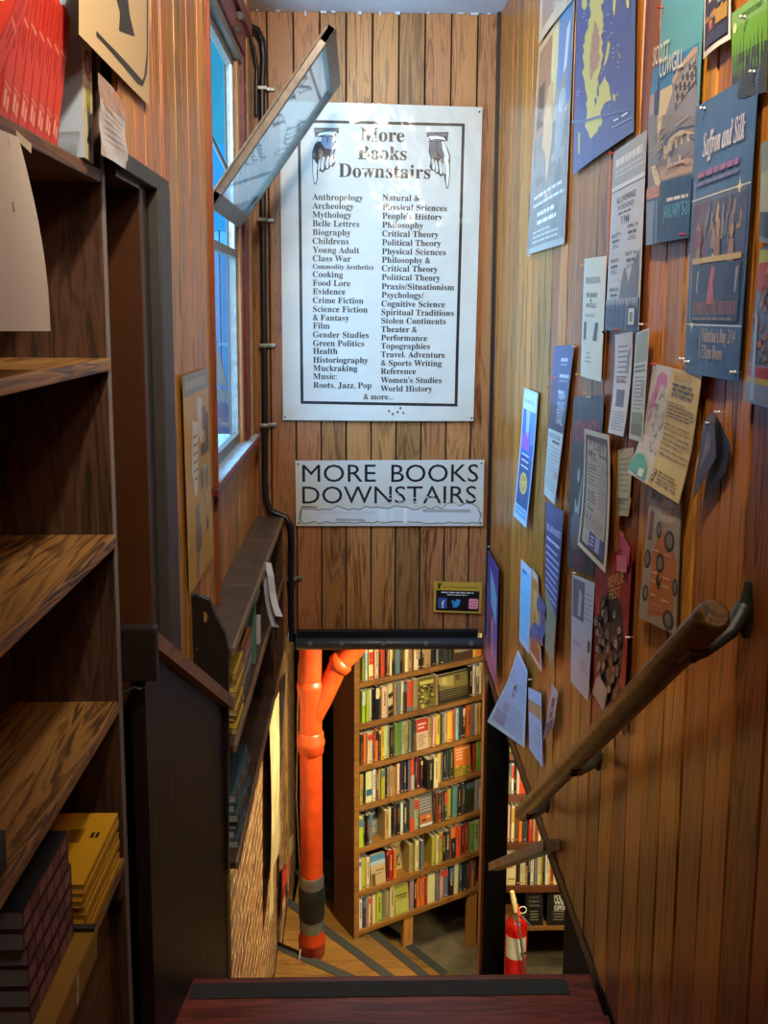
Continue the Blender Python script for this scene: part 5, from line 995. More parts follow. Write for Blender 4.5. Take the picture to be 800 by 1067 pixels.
for ri, row in enumerate(ROWS):
    z = zrow[ri]
    for bi, (x0, x1, code, hf) in enumerate(row):
        pm = 735 if ri == 0 else (712, 755, 799, 841, 885, 930, 970)[ri]-8-(x0-376)*.28
        s, e = on_case(x0, pm)[0], on_case(x1, pm)[0]; w = max(.006, e-s-.0015)
        H = (step-.03)*min(.93, hf*1.0); place = '%s book, %s from the pipe side, %s shelf of the slanted bookcase'
        if code[0] == 'F':
            b, nm, T = face_book(w, H, code); y0 = .01 if code not in ('F5', 'F8', 'F9') else .09; X = Matrix.Translation((0, y0, .0015))@Matrix.Rotation(R_(-5), 4, 'X')
            b.v = [tuple(X@Vector(v)) for v in b.v]; lab = 'face-out %s cover, %s from the pipe side, %s shelf, slanted bookcase' % (nm, ORD[bi], RN_[ri])
        else:
            nm, col = CN[code[0]]; dep = 0.012+.012*rg.random()
            if code in ('kx', 'cx'): dep = -.035
            c = lin(col); j = .85+.3*rg.random(); colj = [min(1, max(0, v*(.94+.12*rg.random()))) for v in [int(col[i:i+2], 16)/255 for i in (1, 3, 5)]]
            pal = None
            if ri == 0 and code == 'c' and bi == 4: pal = [(.05, .95, .45, .82, '#c03a20'), (.05, .95, .02, .1, '#c03a20'), (.3, .7, .55, .6, '#d8b080')]
            if ri == 3 and bi == 2: pal = [(.05, .95, .22, .42, '#2c5a78')]
            if ri == 1 and bi in (0,): pal = [(0, 1, .55, .98, '#b8bcae')]
            if code == 'F': pal = None
            if ri == 1 and code == 'c' and bi in (7, 8): pal = [(0, 1, 0, .34, '#2c2420'), (.1, .9, .12, .2, '#c8b880'), (0, 1, .6, .74, '#3a3024')]
            if ri == 3 and code == 'O': pal = [(0, 1, 0, .45, '#a89a78')]
            if ri == 4 and bi == 12: pal = [(0, 1, 0, .42, '#c04a2c')]
            if ri == 5 and bi == 17: pal = [(0, 1, 0, .68, '#2a2018'), (.3, .7, .2, .5, '#c8bca0')]
            if ri == 1 and code == 'O': pal = [(0, 1, 0, .16, '#5f7068')]
            b = book_mb(w, min(.15+.04*rg.random(), DB-.06), H*(.98+.03*rg.random()), colj, pal, seed=ri*100+bi)
            X = Matrix.Translation((0, dep, .0005))@(Matrix.Rotation(R_(rg.uniform(-.6, .6)), 4, 'Y'))
            b.v = [tuple(X@Vector(v)) for v in b.v]; lab = place % (nm, ORD[bi], RN_[ri])
        o = b.build('book', BOOKI, None, BP+bu*s+Vector((0, 0, z))); o.rotation_euler = (0, 0, TH)
        tag(o, lab, 'book', 'books in the slanted basement bookcase')

# second basement bookcase, square on, behind the extinguisher
C2 = 5.55; C2P = Vector((un(521, 900, 1, C2).x, C2, FZ)); c2 = empty('low_bookcase', C2P); tag(c2, 'dark bookcase standing square behind the fire extinguisher in the basement', 'bookcase')
zr2 = [un(550, y, 1, C2).z for y in (785, 828, 878, 923, 966)]; W2 = .80
def k2(a, c, m, nm, bev=.003): b = MB(); b.box(a, c, bev=bev); return b.build(nm, m, c2)
k2((-.03, 0, zr2[4]-FZ-.03), (0, .25, zr2[0]-FZ+.5), M_CASE2V, 'side_panel'); k2((W2, 0, zr2[4]-FZ-.03), (W2+.03, .25, zr2[0]-FZ+.5), M_CASE2V, 'side_panel'); k2((0, .24, zr2[4]-FZ-.02), (W2, .25, zr2[0]-FZ+.5), M_BASEW, 'back_panel')
for i, z in enumerate(zr2+[zr2[0]+.48]): k2((0, -.004, z-FZ-(.022 if i == 4 else .045)), (W2, .239, z-FZ), M_CASE2 if i == 4 else M_CASE2V, 'shelf')
for x in (.02, W2-.07): k2((x, .02, 0), (x+.05, .07, zr2[4]-FZ-.03), M_LEG, 'leg')
C7 = lambda a, b, c, h=.88: (520+a/9.7, 520+b/9.7, c, h)
C8 = lambda a, b, c, h=.88: (515+a/7.9, 515+b/7.9, c, h)
def run2(x, end, seed, h):   # the part of a row that carries on behind the boards
    g = random.Random(seed); out = []
    while x < end: w = 2+2.5*g.random(); out.append((x, x+w, g.choice('ctkgrobeysw'), h)); x += w+.1
    return out
R2 = [run2(524, 560, 1, .8), [C7(70,104,'c'), C7(105,126,'g'), C7(127,152,'w'), C7(154,178,'k'), C7(180,213,'p',.84), C7(215,240,'O',.9), C7(241,266,'O',.9), C7(267,294,'O',.86), C7(296,320,'c',.8)]+run2(553.5, 575, 2, .85),
      [C7(60,88,'b'), C7(89,112,'p',.86), C7(124,158,'c',.86), C7(160,200,'b',.86), C7(202,236,'o',.84), C7(240,292,'G',.88), C7(300,344,'r',.9), C7(346,370,'t',.88), C7(372,400,'M',.88), C7(401,428,'c',.88), C7(436,476,'p',.88)]+run2(569.5, 590, 3, .88),
      [C8(60,100,'t'), C8(103,180,'Fx',.84), C8(182,214,'B'), C8(215,238,'c',.86), C8(239,256,'c',.86), C8(257,276,'t',.86), C8(277,299,'k',.9), C8(300,326,'w',.9), C8(330,356,'g',.94), C8(358,384,'c',.95), C8(385,400,'Y',.95), C8(402,420,'B',.9), C8(422,452,'w',.9), C8(453,466,'y',.96), C8(467,488,'r',.96), C8(490,524,'c',.94)]+run2(581.6, 600, 4, .9)]
NM2 = ['highest', 'second', 'third', 'fourth']
for ri, row in enumerate(R2):
    z = zr2[ri]; stp = (zr2[ri-1]-zr2[ri]-.045) if ri else .26
    for bi, (x0, x1, code, hf) in enumerate(row):
        py = (780, 815, 865, 912)[ri]; s, e = un(x0, py, 1, C2).x-C2P.x, un(x1, py, 1, C2).x-C2P.x
        if s < .002 or e > W2: s = max(s, .002); e = min(e, W2-.002)
        if e-s < .008: continue
        nm, col = ('patterned cream', '#cdbd88') if code == 'Fx' else CN[code]; pal = None
        if code == 'Fx': pal = [(.1, .4, .75, .82, '#2c1c18'), (.5, .9, .75, .82, '#2c1c18'), (.15, .8, .55, .6, '#b08a50'), (.15, .9, .18, .22, '#7a5a30')]
        b = book_mb(e-s-.0015, .15, min(stp*hf, stp-.006), col, pal, seed=900+ri*50+bi); X = Matrix.Translation((0, .012, .0005)); b.v = [tuple(X@Vector(v)) for v in b.v]
        o = b.build('book', BOOKI, None, Vector((C2P.x+s, C2, z))); tag(o, '%s book, %s from the post side, %s shelf behind the extinguisher' % (nm, ORD[bi], NM2[ri]), 'book', 'books behind the fire extinguisher')
# two face-out black books on the lowest shelf
for x0, x1, lines_, lab in ((548, 566.5, ['A QUIET', 'TENANT', 'WITHIN'], 'black face-out book with thin pale lettering, nearer the extinguisher'), (571, 586.5, ['POLICE', 'WIFE', 'SUPPORT'], 'black face-out book with bold white lettering, behind the well edge')):
    s, e = un(x0, 945, 1, C2).x, un(x1+(8 if x0 > 570 else 0), 945, 1, C2).x; W = e-s; H = (zr2[3]-zr2[4])*.80; b = MB(); T = .025; c = lin('#161210')
    b.box((0, 0, 0), (W, .0016, H), c); b.box((0, T-.0016, 0), (W, T, H), c); b.box((0, 0, 0), (.002, T, H), c); b.box((.002, .0016, .003), (W-.003, T-.0016, H-.002), lin('#d8cca8'))
    bold = x0 > 570
    for i, t in enumerate(lines_):
        vs, fs, gw = glyphs(t, .02 if bold else 0); w = W*.62; sx = w/gw; sy = H*.16*(1.15 if bold else .6)
        b.mesh([(W*(.19 if not bold else .3)+x*sx, -.0006, H*(.74-i*.15 if bold else .78-i*.12)+y*sy) for x, y in vs], fs, lin('#d8d0bc' if bold else '#77705c'))
    g = random.Random(4)
    for i in range(4): a = .25+.1*g.random(); b.face([(W*a, -.0006, H*(.4-i*.08)), (W*(1-a), -.0006, H*(.4-i*.08)), (W*(1-a), -.0006, H*(.42-i*.08)), (W*a, -.0006, H*(.42-i*.08))], lin('#8f886c'))
    X = Matrix.Translation((0, .012, .001))@Matrix.Rotation(R_(-6), 4, 'X'); b.v = [tuple(X@Vector(v)) for v in b.v]
    tag(b.build('face_out_book', BOOKI, None, Vector((s, C2, zr2[4]))), lab, 'book')

# ------------------------------------------------------------------ fire extinguisher
ex = empty('fire_extinguisher', (un(538, 960, 1, 5.28).x, 5.28, FZ)); zt = un(538, 957, 1, 5.28).z-FZ
tag(ex, 'red fire extinguisher with a white label and grey hose standing by the basement post', 'fire extinguisher')
r = (un(549.5, 980, 1, 5.28).x-un(538, 980, 1, 5.28).x)
b = MB(); b.lathe([(r*.8, 0), (r*.95, .006), (r, .02), (r, zt-.05), (r*.93, zt-.025), (r*.7, zt-.006), (r*.35, zt+.01), (r*.3, zt+.02)], n=32); b.build('cylinder', M_RED, ex)
b = MB(); b.lathe([(r*.5, zt+.0), (r*.42, zt+.014), (r*.28, zt+.022), (r*.28, zt+.05)], n=20); b.build('neck', M_CHROME, ex)
la, lb_ = un(538, 971, 1, 5.28).z-FZ, un(538, 993, 1, 5.28).z-FZ
b = MB(); vs = [(1.006*r*math.cos(t), 1.006*r*math.sin(t), z) for z in (lb_, la) for t in [R_(200+k*10) for k in range(13)]]; b.mesh(vs, [(k, k+1, 14+k, 13+k) for k in range(12)], None, 0, True); lo = b.build('paper_label', mat('extinguisher label', '#c8c4b4', .5, noise=.12, nscale=60), ex)
b = MB(); b.box((-.012, -.02, zt+.04), (.012, .02, zt+.075), bev=.004); b.box((-.01, -.09, zt+.075), (.01, .02, zt+.085), bev=.003); b.box((-.01, -.10, zt+.045), (.01, -.01, zt+.055), bev=.003); b.build('valve_handle', mat('red lever', '#d04020', .35), ex)
b = MB(); b.tube([(.03+.022*math.cos(t), -.03, zt+.075+.022*math.sin(t)) for t in [k*math.pi/8 for k in range(17)]], .003, 8, caps=False); b.build('pull_ring', mat('pale ring', '#d8d4c0', .4), ex)
q = lambda px, py, y=5.18: un(px, py, 1, y)-ex.location
b = MB(); b.tube([q(533.5, 929), q(535, 938), q(537, 950)], .012, 14, rs=[.013, .017, .012]); b.build('nozzle', M_CREAM, ex)
b = MB(); b.tube([q(537, 948), q(539, 960), q(542, 975), q(544, 990), q(545.5, 1000), q(545, 1012, 5.2)], .0075, 10); b.tube([q(539, 951, 5.26), q(546, 957, 5.2), q(552, 964, 5.2), q(555, 970, 5.2)], .004, 8); b.build('hose', M_GREYH, ex)
b = MB(); b.tube([q(543, 994), q(548, 993, 5.22)], .006, 8); b.build('hose_clip', M_DARK, ex)

# ------------------------------------------------------------------ orange drain pipe
PZ = -1.88; pp = un(325, 990, 2, PZ); py_ = pp.y
pb = empty('drain_pipe', (pp.x, py_, PZ)); tag(pb, 'bright orange cast iron drain pipe with rubber coupling beside the brick wall', 'pipe')
zf = lambda y: un(322, y, 1, py_).z-PZ
rp = .92*(un(335, 850, 1, py_).x-un(309, 850, 1, py_).x)/2
lx = lambda y: un(322, y, 1, py_).x-pp.x
def seg(ya, yb, ra, nm, m, prof=None):
    b = MB(); za, zb = zf(ya), zf(yb); b.lathe(prof(za, zb) if prof else [(ra, zb), (ra, za)], n=28); return b.build(nm, m, pb)
xo = 0
seg(560, 912, rp*.97, 'pipe', M_ORANGE)
seg(966, 996, rp, 'pipe_base', M_ORANGE, lambda a, b_: [(rp*.95, b_), (rp*1.16, b_+.02), (rp*1.16, (a+b_)/2), (rp*1.22, (a+b_)/2+.006), (rp*1.22, (a+b_)/2+.018), (rp*1.0, a-.01), (rp*1.0, a)])
seg(922, 957, rp*1.12, 'rubber_coupling', M_RUB, lambda a, b_: [(rp*1.02, b_), (rp*1.15, b_+.02), (rp*1.15, a-.02), (rp*1.02, a)])
for ya, yb in ((911, 924), (955, 968)): seg(ya, yb, rp*1.06, 'band_clamp', M_STEEL, lambda a, b_: [(rp*1.03, b_)]+[(rp*(1.07 if k % 2 else 1.1), b_+(a-b_)*k/6) for k in range(1, 6)]+[(rp*1.03, a)])
hz = zf(775); b = MB(); b.lathe([(rp, hz-.05), (rp*1.12, hz-.045), (rp*1.14, hz-.01), (rp*1.22, hz), (rp*1.22, hz+.02), (rp*1.12, hz+.03), (rp*1.12, hz+.06), (rp, hz+.07)], n=28); b.build('hub', M_ORANGE, pb)
hz = zf(716); b = MB(); b.lathe([(rp, hz-.09), (rp*1.1, hz-.03), (rp*1.2, hz), (rp*1.2, hz+.02), (rp, hz+.04)], n=28); b.build('hub', M_ORANGE, pb)
# wye branch sweeping up and away
p0 = Vector((0, 0, zf(752))); p1 = un(352, 694, 1, py_)-pb.location; p2 = un(368, 678, 1, py_)-pb.location; p3 = un(395, 640, 1, py_)-pb.location
b = MB(); b.tube([p0, p0*.5+p1*.5+Vector((.0, 0, -.01)), p1, p2, p3], rp*.85, 24); b.build('branch', M_ORANGE, pb)
dv = (p2-p1).normalized(); b = MB(); b.tube([p1-dv*.01, p1, p1+dv*.035, p1+dv*.045], rp, 24, rs=[rp*.86, rp*1.05, rp*1.05, rp*.86]); b.build('branch_hub', M_ORANGE, pb)
# thin wire beside the pipe
w = lambda px, py, y=4.9: un(px, py, 1, y)
b = MB(); b.tube([w(311, 690), w(310, 760), w(309, 830), w(312, 900), w(316, 930), w(317.5, 978, 4.85), w(313, 990, 4.8), w(310, 1010, 4.75), w(308, 1025, 4.7)], .0035, 6); tag(b.build('hanging_wire', mat('grey wire', '#a59c88', .5)), 'thin grey wire hanging beside the orange pipe', 'wire')

# ------------------------------------------------------------------ things hung on the brick wall
BXW = -.448
def PB(name, q, paper, label, draw, disp=None, cat='poster', ink=None): return PL(name, q, paper, label, draw, disp, BXW, ink, cat)
PB('hanging_cloth', [(275, 746), (292, 700), (289.5, 850), (275, 965)], '#b8a878', 'cream plastic sheet hanging in folds on the brick wall below the ledge', lambda S: (S.poly([(.3, .9), (.6, .7), (.5, .2), (.2, .3), (.15, .6)], '#cdbf8c'), S.poly([(.6, .6), (.75, .5), (.6, .15)], '#8f7f50')), disp=lambda u, v: .02+.014*math.sin(11*u+3*v)*(1-u*.3), cat='plastic sheet', ink=GLOSS)
PB('torn_flyer', [(292, 905), (302, 893), (302, 925), (290, 962)], '#a0382a', 'torn red and black flyer low on the brick wall', lambda S: (S.rect(.1, .55, .6, .9, '#cf4a2c'), S.rect(.4, .1, .95, .5, '#2c2822'), S.rect(.1, .05, .4, .3, '#c8b078')), disp=lambda u, v: .008)
PB('paper_strip', [(289, 993), (305, 984), (305.5, 991), (289.5, 1002)], '#c8b468', 'curved cream paper strip stuck above the basement step', lambda S: None, disp=lambda u, v: .006, cat='paper')
PB('torn_paper', [(299, 874), (304, 868), (304, 884), (297, 902)], '#b09c68', 'torn tan paper corner on the brick wall above the red flyer', lambda S: None, disp=lambda u, v: .01, cat='paper')
b = MB(); b.box((-.454, 5.42, -1.9), (-.43, 5.50, .15), bev=.004); b.box((-.454, 5.54, -1.9), (-.44, 5.58, .15), bev=.003)
tag(b.build('timber_batten', wood('sooty batten', '#4a3018', '#8f6a3a', 'Z', .6)), 'rough vertical batten fixed to the brick wall beside the orange pipe', 'batten')

# ------------------------------------------------------------------ stock on the ledge bookcase
def flat_book(name, loc, L, D, T, cover, pages, label, group, art=None, rz=0, cat='book', parts=True):
    """lying book: origin at the near spine corner, x runs away from the aisle, y along the shelf"""
    root = empty(name, loc, rz); tag(root, label, cat, group); c = lin(cover)
    b = MB(); b.box((-D, 0, T-.0015), (0, L, T), c); b.box((-D, 0, 0), (0, L, .0015), c)
    b.tube([(-.001, 0, T/2), (-.001, L, T/2)], T*.5, 12, col=c) if 0 else b.box((-.002, 0, 0), (0, L, T), c, bev=.0012); b.build('cover', BOOKI, root)
    b = MB(); b.box((-D+.004, .002, .0015), (-.002, L-.002, T-.0015), lin(pages)); b.build('pages', INK, root)
    if art:
        b = MB()
        for f, a0, a1, z0, z1, col in art:
            if f == 's': b.face([(.0006, L*a0, T*z0), (.0006, L*a1, T*z0), (.0006, L*a1, T*z1), (.0006, L*a0, T*z1)], lin(col))
            if f == 't': b.face([(-D*z0, L*a0, T+.0004), (-D*z0, L*a1, T+.0004), (-D*z1, L*a1, T+.0004), (-D*z1, L*a0, T+.0004)], lin(col))
            if f == 'e': b.face([(-D*a1, -.0005, T*z0), (-D*a0, -.0005, T*z0), (-D*a0, -.0005, T*z1), (-D*a1, -.0005, T*z1)], lin(col))
        b.build('print', BOOKI, root)
    return root
POS = ['lowest', 'second from the bottom', 'third from the bottom', 'fourth from the bottom', 'fifth from the bottom', 'sixth from the bottom', 'seventh from the bottom', 'eighth from the bottom', 'ninth from the bottom', 'tenth from the bottom', 'eleventh from the bottom', 'twelfth from the bottom']
for i in range(10):
    flat_book('paperback', (LFX-.006-.004*((i*7) % 3), 2.53+.006*((i*5) % 3), .4405+i*.0175), .175, .108, .0165, '#c8a83a', '#b8a878', 'yellow paperback in the stack on the upper ledge shelf, %s' % POS[i], 'yellow paperbacks stacked under the ledge', [('s', .05, .95, .42, .6, '#8a6a20'), ('t', .1, .4, .2, .8, '#8a6a28'), ('t', .55, .8, .3, .5, '#3a2c18')])
for i in range(7):
    red = i > 4
    flat_book('paperback', (LFX-.01-.003*(i % 2), 2.76+.004*(i % 3), .4405+i*.024), .19, .1, .022, '#a82424' if red else ('#8f8878' if i > 1 else '#5a5248'), '#b0a890', '%s book in the stack behind the yellow paperbacks, %s' % ('red-covered' if red else 'grey', POS[i]), 'stack behind the yellow paperbacks', [('t', .02, .98, .04, .96, '#c8a03a'), ('t', .07, .93, .12, .88, '#a81c24'), ('t', .4, .75, .35, .6, '#d8b090'), ('s', .1, .9, .3, .6, '#c8b8a0' if red else '#6a6258')])
# tall green folder and pale box file
b = MB(); b.box((0, 0, 0), (.10, .012, .215), lin('#5a8a72'), bev=.004); b.box((.03, .012, .195), (.10, .17, .215), lin('#4a7a64'), bev=.004); b.box((.088, .012, 0), (.10, .03, .2), lin('#4f806a'), bev=.003)
tag(b.build('bookend', BOOKI, None, Vector((-.445, 3.06, .4405))), 'mint green metal bookend standing behind the red stack on the ledge shelf', 'bookend')
b = MB(); b.box((0, 0, 0), (.075, .018, .17), lin('#9a7f78'), bev=.002); b.box((.002, .02, 0), (.078, .036, .165), lin('#86706a'), bev=.002); tag(b.build('paperback', BOOKI, None, Vector((-.444, 3.02, .4405))), 'dusty pink books standing face out before the green bookend', 'book')
b = MB(); b.box((0, 0, 0), (.05, .03, .10), lin('#c8c4bc'), bev=.002); tag(b.build('card_packet', BOOKI, None, Vector((-.40, 3.25, .4405))), 'small white packet behind the green bookend', 'packet')
for k in range(11):
    i, st_ = k % 6, k//6; z = .1005+i*.026+(.0 if st_ == 0 else 0)
    flat_book('paperback', (LFX-.006-.005*((k*5) % 3)-(.01 if st_ else 0), 2.53+.20*st_+.005*(k % 3), z), .178, .106, .0245, '#3c5458', '#9aa09a', 'teal-grey paperback with red lettering, %s stack on the lowest ledge shelf, %s' % (('first', 'second')[st_], POS[i]), 'teal paperbacks on the lowest ledge shelf', [('s', .08, .3, .2, .8, '#a03038'), ('s', .36, .44, .2, .8, '#c8ccc8'), ('s', .5, .75, .3, .7, '#8a3a40'), ('s', .82, .92, .25, .75, '#b8c0bc')])
# white receipts drooping off the ledge
def ribbon(pts, w, nm, label, col='#c9c9cc'):
    b = MB(); c = lin(col)
    n = len(pts)
    A = [un(x-w*k, y, 1, Y)for x, y, Y, k in pts]; B = [un(x+w*k, y+.5, 1, Y) for x, y, Y, k in pts]; th = Vector((0, .0008, 0))
    for i in range(n-1):
        b.face([A[i], B[i], B[i+1], A[i+1]], c, smooth=True); b.face([A[i]+th, A[i+1]+th, B[i+1]+th, B[i]+th], c, smooth=True)
    o = b.build(nm, INK); tag(o, label, 'paper'); return o
ribbon([(276, 590, 3.42, .8), (279, 586, 3.33, 1), (282, 600, 3.31, 1), (284, 618, 3.30, 1), (287, 632, 3.28, 1), (291, 642, 3.25, 1.1)], 3.4, 'receipt', 'white receipt strip drooping off the ledge edge, longer one')
ribbon([(275, 598, 3.38, .7), (277, 606, 3.34, 1), (279, 625, 3.33, 1), (282, 640, 3.32, 1), (287, 653, 3.30, 1.3)], 2.8, 'receipt', 'grey shaded receipt strip behind the longer white one', '#a8a8a8')  # white paper toned grey, its shade put into the colour

# ------------------------------------------------------------------ stock on the bookcase by the camera
RB = '#c03426'
def tall_book(name, T, D, H, cover, pages, label, group, M_, spine=None, face=None):
    """upright book: x=0 is the spine plane facing the aisle; y = thickness away from the camera; z up"""
    root = bpy.data.objects.new(name, None); C.objects.link(root); root.matrix_world = M_; tag(root, label, 'book', group); c = lin(cover)
    b = MB(); b.box((-D, 0, 0), (0, .002, H), c); b.box((-D, T-.002, 0), (0, T, H), c); b.box((-.0025, 0, 0), (0, T, H), c, bev=.001); b.build('cover', BOOKI, root)
    b = MB(); b.box((-D+.004, .002, .003), (-.0025, T-.002, H-.003), lin(pages)); b.build('pages', INK, root)
    b = MB()
    for y0, y1, z0, z1, col in (spine or []): b.face([(.0005, T*y0, H*z0), (.0005, T*y1, H*z0), (.0005, T*y1, H*z1), (.0005, T*y0, H*z1)], lin(col))
    for x0, x1, z0, z1, col in (face or []): b.face([(-D*(1-x0), -.0005, H*z0), (-D*(1-x1), -.0005, H*z0), (-D*(1-x1), -.0005, H*z1), (-D*(1-x0), -.0005, H*z1)], lin(col))
    if spine or face: b.build('print', BOOKI, root)
    return root
def lean(y, deg, z=SZ[0]+.002, x=BX+.004, yaw=0): return Matrix.Translation((x, y, z))@Matrix.Rotation(R_(yaw), 4, 'Z')@Matrix.Rotation(R_(-deg), 4, 'X')
sp = [(.12, .88, .665, .675, '#d8a48a'), (.3, .42, .50, .64, '#8f2018'), (.55, .68, .46, .64, '#8f2018'), (.3, .65, .72, .95, '#a82a1e'), (.12, .85, .205, .213, '#d8a48a'), (.2, .45, .07, .18, '#d89880'), (.55, .75, .07, .16, '#d89880')]
pb_, pt_ = un(60.5, 156, 0, BX+.004), un(76, 9, 0, BX+.004); deg = math.degrees(math.atan2(pt_.y-pb_.y, pt_.z-pb_.z)); tk = .0315/math.cos(R_(deg))
y = pb_.y-tk*7-.002
for i in range(7):
    tall_book('red_book', .031, .15, .25, RB, '#cfc6b0', 'thick red book with pale bars, %s in the leaning row from the camera end' % ORD[i], 'red books on the top shelf', lean(y+tk*i, deg, SZ[0]+.001), sp, [(.1, .9, .82, .835, '#d8a48a'), (.05, .5, .12, .4, '#8f9aa8')] if i == 0 else None)
q0, q1 = un(0, 84, 0, BX+.008), un(33, 0, 0, BX+.008); dg = math.degrees(math.atan2(q1.y-q0.y, q1.z-q0.z)); ys_ = q0.y-math.tan(R_(dg))*(q0.z-SZ[0]-.02)
tall_book('red_book', .031, .15, .25, RB, '#cfc6b0', 'red book slumped at a steeper lean against the red row', 'red books on the top shelf', lean(ys_-.034/math.cos(R_(dg)), dg, SZ[0]+.018, BX+.008), sp, [(.1, .9, .8, .82, '#e0b8a0')])
wb = tall_book('white_book', .056, .155, .262, '#c9c2a2', '#c8c4b8', 'thick pale book with coloured characters down its spine beside the red row', None, lean(un(84.5, 168, 0, BX+.006).y, 3.0, SZ[0]+.001, BX+.012), [(.04, .96, .30, .305, '#a89a6a'), (.04, .96, .53, .535, '#a89a6a'), (.04, .96, .76, .765, '#a89a6a')], [(0, .992, 0, 1, '#9aa6b4'), (.66, .95, .05, .16, '#c8ccd0'), (.69, .92, .0, .10, '#5a7488')])
b = MB()
for t, z, col, sw_ in (('1', .80, '#2c3a40', .5), ('Q', .545, '#b03028', .7), ('8', .33, '#b0a030', .6), ('4', .07, '#26241c', .7)):
    vs, fs, gw = glyphs(t, .03); s = .056; b.mesh([(.0012, .028-gw*s*.5*.9+x*s*.9, .262*z+yy*s) for x, yy in vs], fs, lin(col))
b.build('spine_lettering', BOOKI, wb)
# dark box at the edge of the view on the third shelf
b = MB(); b.box((-.11, -.2, 0), (0, 0, .055), lin('#20242a'), bev=.003); tag(b.build('dark_book', BOOKI, None, un(8, 903, 2, SZ[3]+.001)+Vector((0, 0, 0))), 'dark blue book lying on the shelf above the stacked books', 'book')
# maroon stack and yellow stack
x0 = BX+.004
YS0, YS1 = 1.268, 1.482
for i in range(6):
    z = SZ[4]+.0545+i*.0305
    flat_book('brick_spine_book', (x0-.004+.004*((i*3) % 3)-.003*i*.3, YS0+.003*((i*5) % 4), z), YS1-YS0, .15, .0295, '#451620', '#8f9298', 'dark hardback with maroon brick-patterned spine in the stack, %s' % POS[i], 'dark hardbacks stacked on the lowest shelf',
              [('s', .02+.16*k, .15+.16*k, .12, .88, '#8a5a60' if (k+i) % 3 else '#6a3a44') for k in range(6)]+[('e', .0, .97, .08, .92, '#8d9196')]+([('t', 0, 1, 0, 1, '#1c2226'), ('t', .12, .34, .3, .68, '#b0a884'), ('t', .16, .30, .42, .56, '#1c2226'), ('t', .62, .68, .2, .8, '#4a545c')] if i == 5 else []))
hb = [o for o in C.objects if o.name.startswith('brick_spine_book')][-1]
b = MB()
for t, xo, yo in (('HE', -.075, .225),):
    vs, fs, gw = glyphs(t, .02); b.mesh([(-.10+x*.05, .155+yy*.05, .0301) for x, yy in vs], fs, lin('#b8b8b0'))
b.build('cover_lettering', BOOKI, hb)
GB = [(k, z) for k, z in enumerate((0, 1))]
for i in range(2):
    o = flat_book('gilt_book', (x0+.028, 1.18+.004*i, SZ[4]+.001+i*.0265), .32, .14, .0258, '#8f6c22', '#a09a80', 'long ochre book with gilt spine lettering tied by a clear band, %s of two' % ('lower', 'upper')[i], 'two ochre books along the lowest shelf edge',
              [('s', .0, .30, .1, .9, '#5f4616')]+[('s', .03+.028*k, .045+.028*k, .2, .8, '#b8934a') for k in range(9)]+[('s', .62, .66, 0, 1, '#c8c0a0'), ('s', 0, 1, .93, 1, '#c8a050')]+([('t', .04, .1, .1, .3, '#d8d0b8')] if i else []))
for i in range(9):
    z = SZ[4]+.001+i*.0134
    flat_book('yellow_book', (x0+.002+.002*((i*5) % 3), 1.510+.003*((i*7) % 3), z), .235, .15, .0128, '#c8931a', '#c8a848', 'thin mustard yellow book in the flat stack beside the dark hardbacks, %s' % POS[i], 'mustard yellow books stacked on the lowest shelf',
              [('s', .0, 1, .8, 1, '#d8b040')]+([('t', .55, .75, .30, .50, '#8a5a14'), ('t', .62, .70, .1, .14, '#2c1c08'), ('t', .62, .70, .16, .2, '#2c1c08')] if i == 8 else []))
b = MB(); b.box((0, 0, 0), (.05, .014, .006), lin('#1a1412'), bev=.001); b.box((.006, .002, .006), (.044, .012, .0065), lin('#3a3028')); tag(b.build('black_book', BOOKI, None, Vector((x0-.022, 1.487, SZ[4]+.054))), 'thin black book lying between the dark and yellow stacks', 'book')

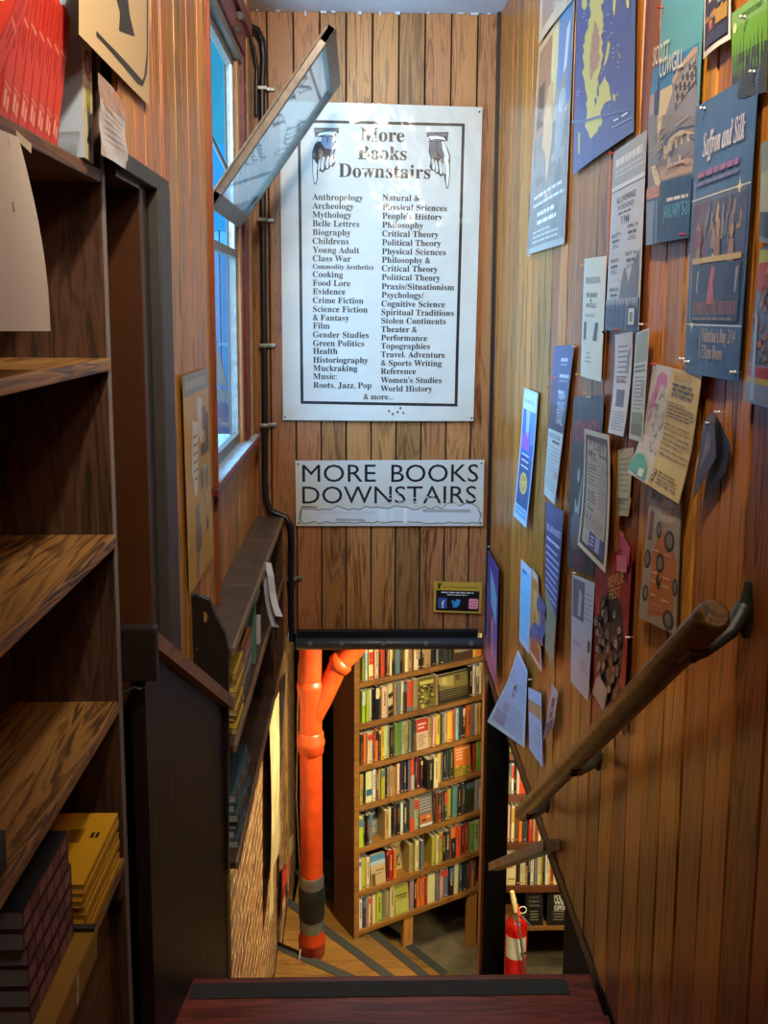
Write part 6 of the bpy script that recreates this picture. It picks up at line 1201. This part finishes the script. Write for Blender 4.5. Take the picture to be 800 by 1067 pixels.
# ------------------------------------------------------------------ light
w = bpy.data.worlds.new('sky'); bpy.context.scene.world = w; w.use_nodes = True; nt = w.node_tree; bg = nt.nodes['Background']
bg.inputs[0].default_value = (.33, .66, 1, 1); bg.inputs[1].default_value = 19.0
def light(name, typ, loc, energy, col, rot=(0, 0, 0), **kw):
    l = bpy.data.lights.new(name, typ); l.energy = energy; l.color = col
    for k, v in kw.items(): setattr(l, k, v)
    o = bpy.data.objects.new(name, l); C.objects.link(o); o.location = loc; o.rotation_euler = rot; return o
WARM = (1, .80, .58)
def aim(o, t): o.rotation_euler = (Vector(t)-o.location).to_track_quat('-Z', 'Y').to_euler()
l = light('ceiling_spot', 'SPOT', (.0, 2.3, 2.74), 40, (1, .90, .76), spot_size=R_(98), spot_blend=.7, shadow_soft_size=.04); aim(l, (.05, 4.1, 1.85))
l = light('stair_lamp', 'SPOT', (.04, 1.05, 2.72), 95, (1, .86, .68), spot_size=R_(132), spot_blend=.55, shadow_soft_size=.05); aim(l, (.10, 3.2, 1.9))
light('shop_fill_light', 'POINT', (.30, .6, 2.5), 15, (1, .84, .66), shadow_soft_size=.1)  # fill light added from no known fixture, lifts the near bookcase
l = light('basement_lamp', 'SPOT', (.42, 4.45, .10), 120, (1, .80, .46), spot_size=R_(130), spot_blend=.5, shadow_soft_size=.08); aim(l, (.25, 5.6, -1.6))
l = light('basement_lamp', 'SPOT', (1.35, 4.5, -1.0), 75, (1, .82, .50), spot_size=R_(120), spot_blend=.5, shadow_soft_size=.08); aim(l, (1.1, 5.6, -2.1))
l = light('brick_fill_spot', 'SPOT', (.48, 4.30, .135), 170, (1, .82, .50), spot_size=R_(118), spot_blend=.6, shadow_soft_size=.05); aim(l, (-.45, 4.15, -1.2))  # extra spot hidden behind the header, added to brighten the brick wall
pl = light('window_portal', 'AREA', (-.60, (WY0+WY1)/2, (WZ0+WZ1)/2), 1, (1, 1, 1), (0, R_(-90), 0), shape='RECTANGLE', size=WZ1-WZ0, size_y=WY1-WY0); pl.data.cycles.is_portal = True
sc = bpy.context.scene
sc.view_settings.view_transform = 'Standard'; sc.view_settings.look = 'None'; sc.view_settings.gamma = 1; sc.view_settings.exposure = 0; sc.view_settings.use_curve_mapping = False
sc.cycles.max_bounces = 8; sc.cycles.caustics_reflective = False; sc.cycles.sample_clamp_indirect = 6
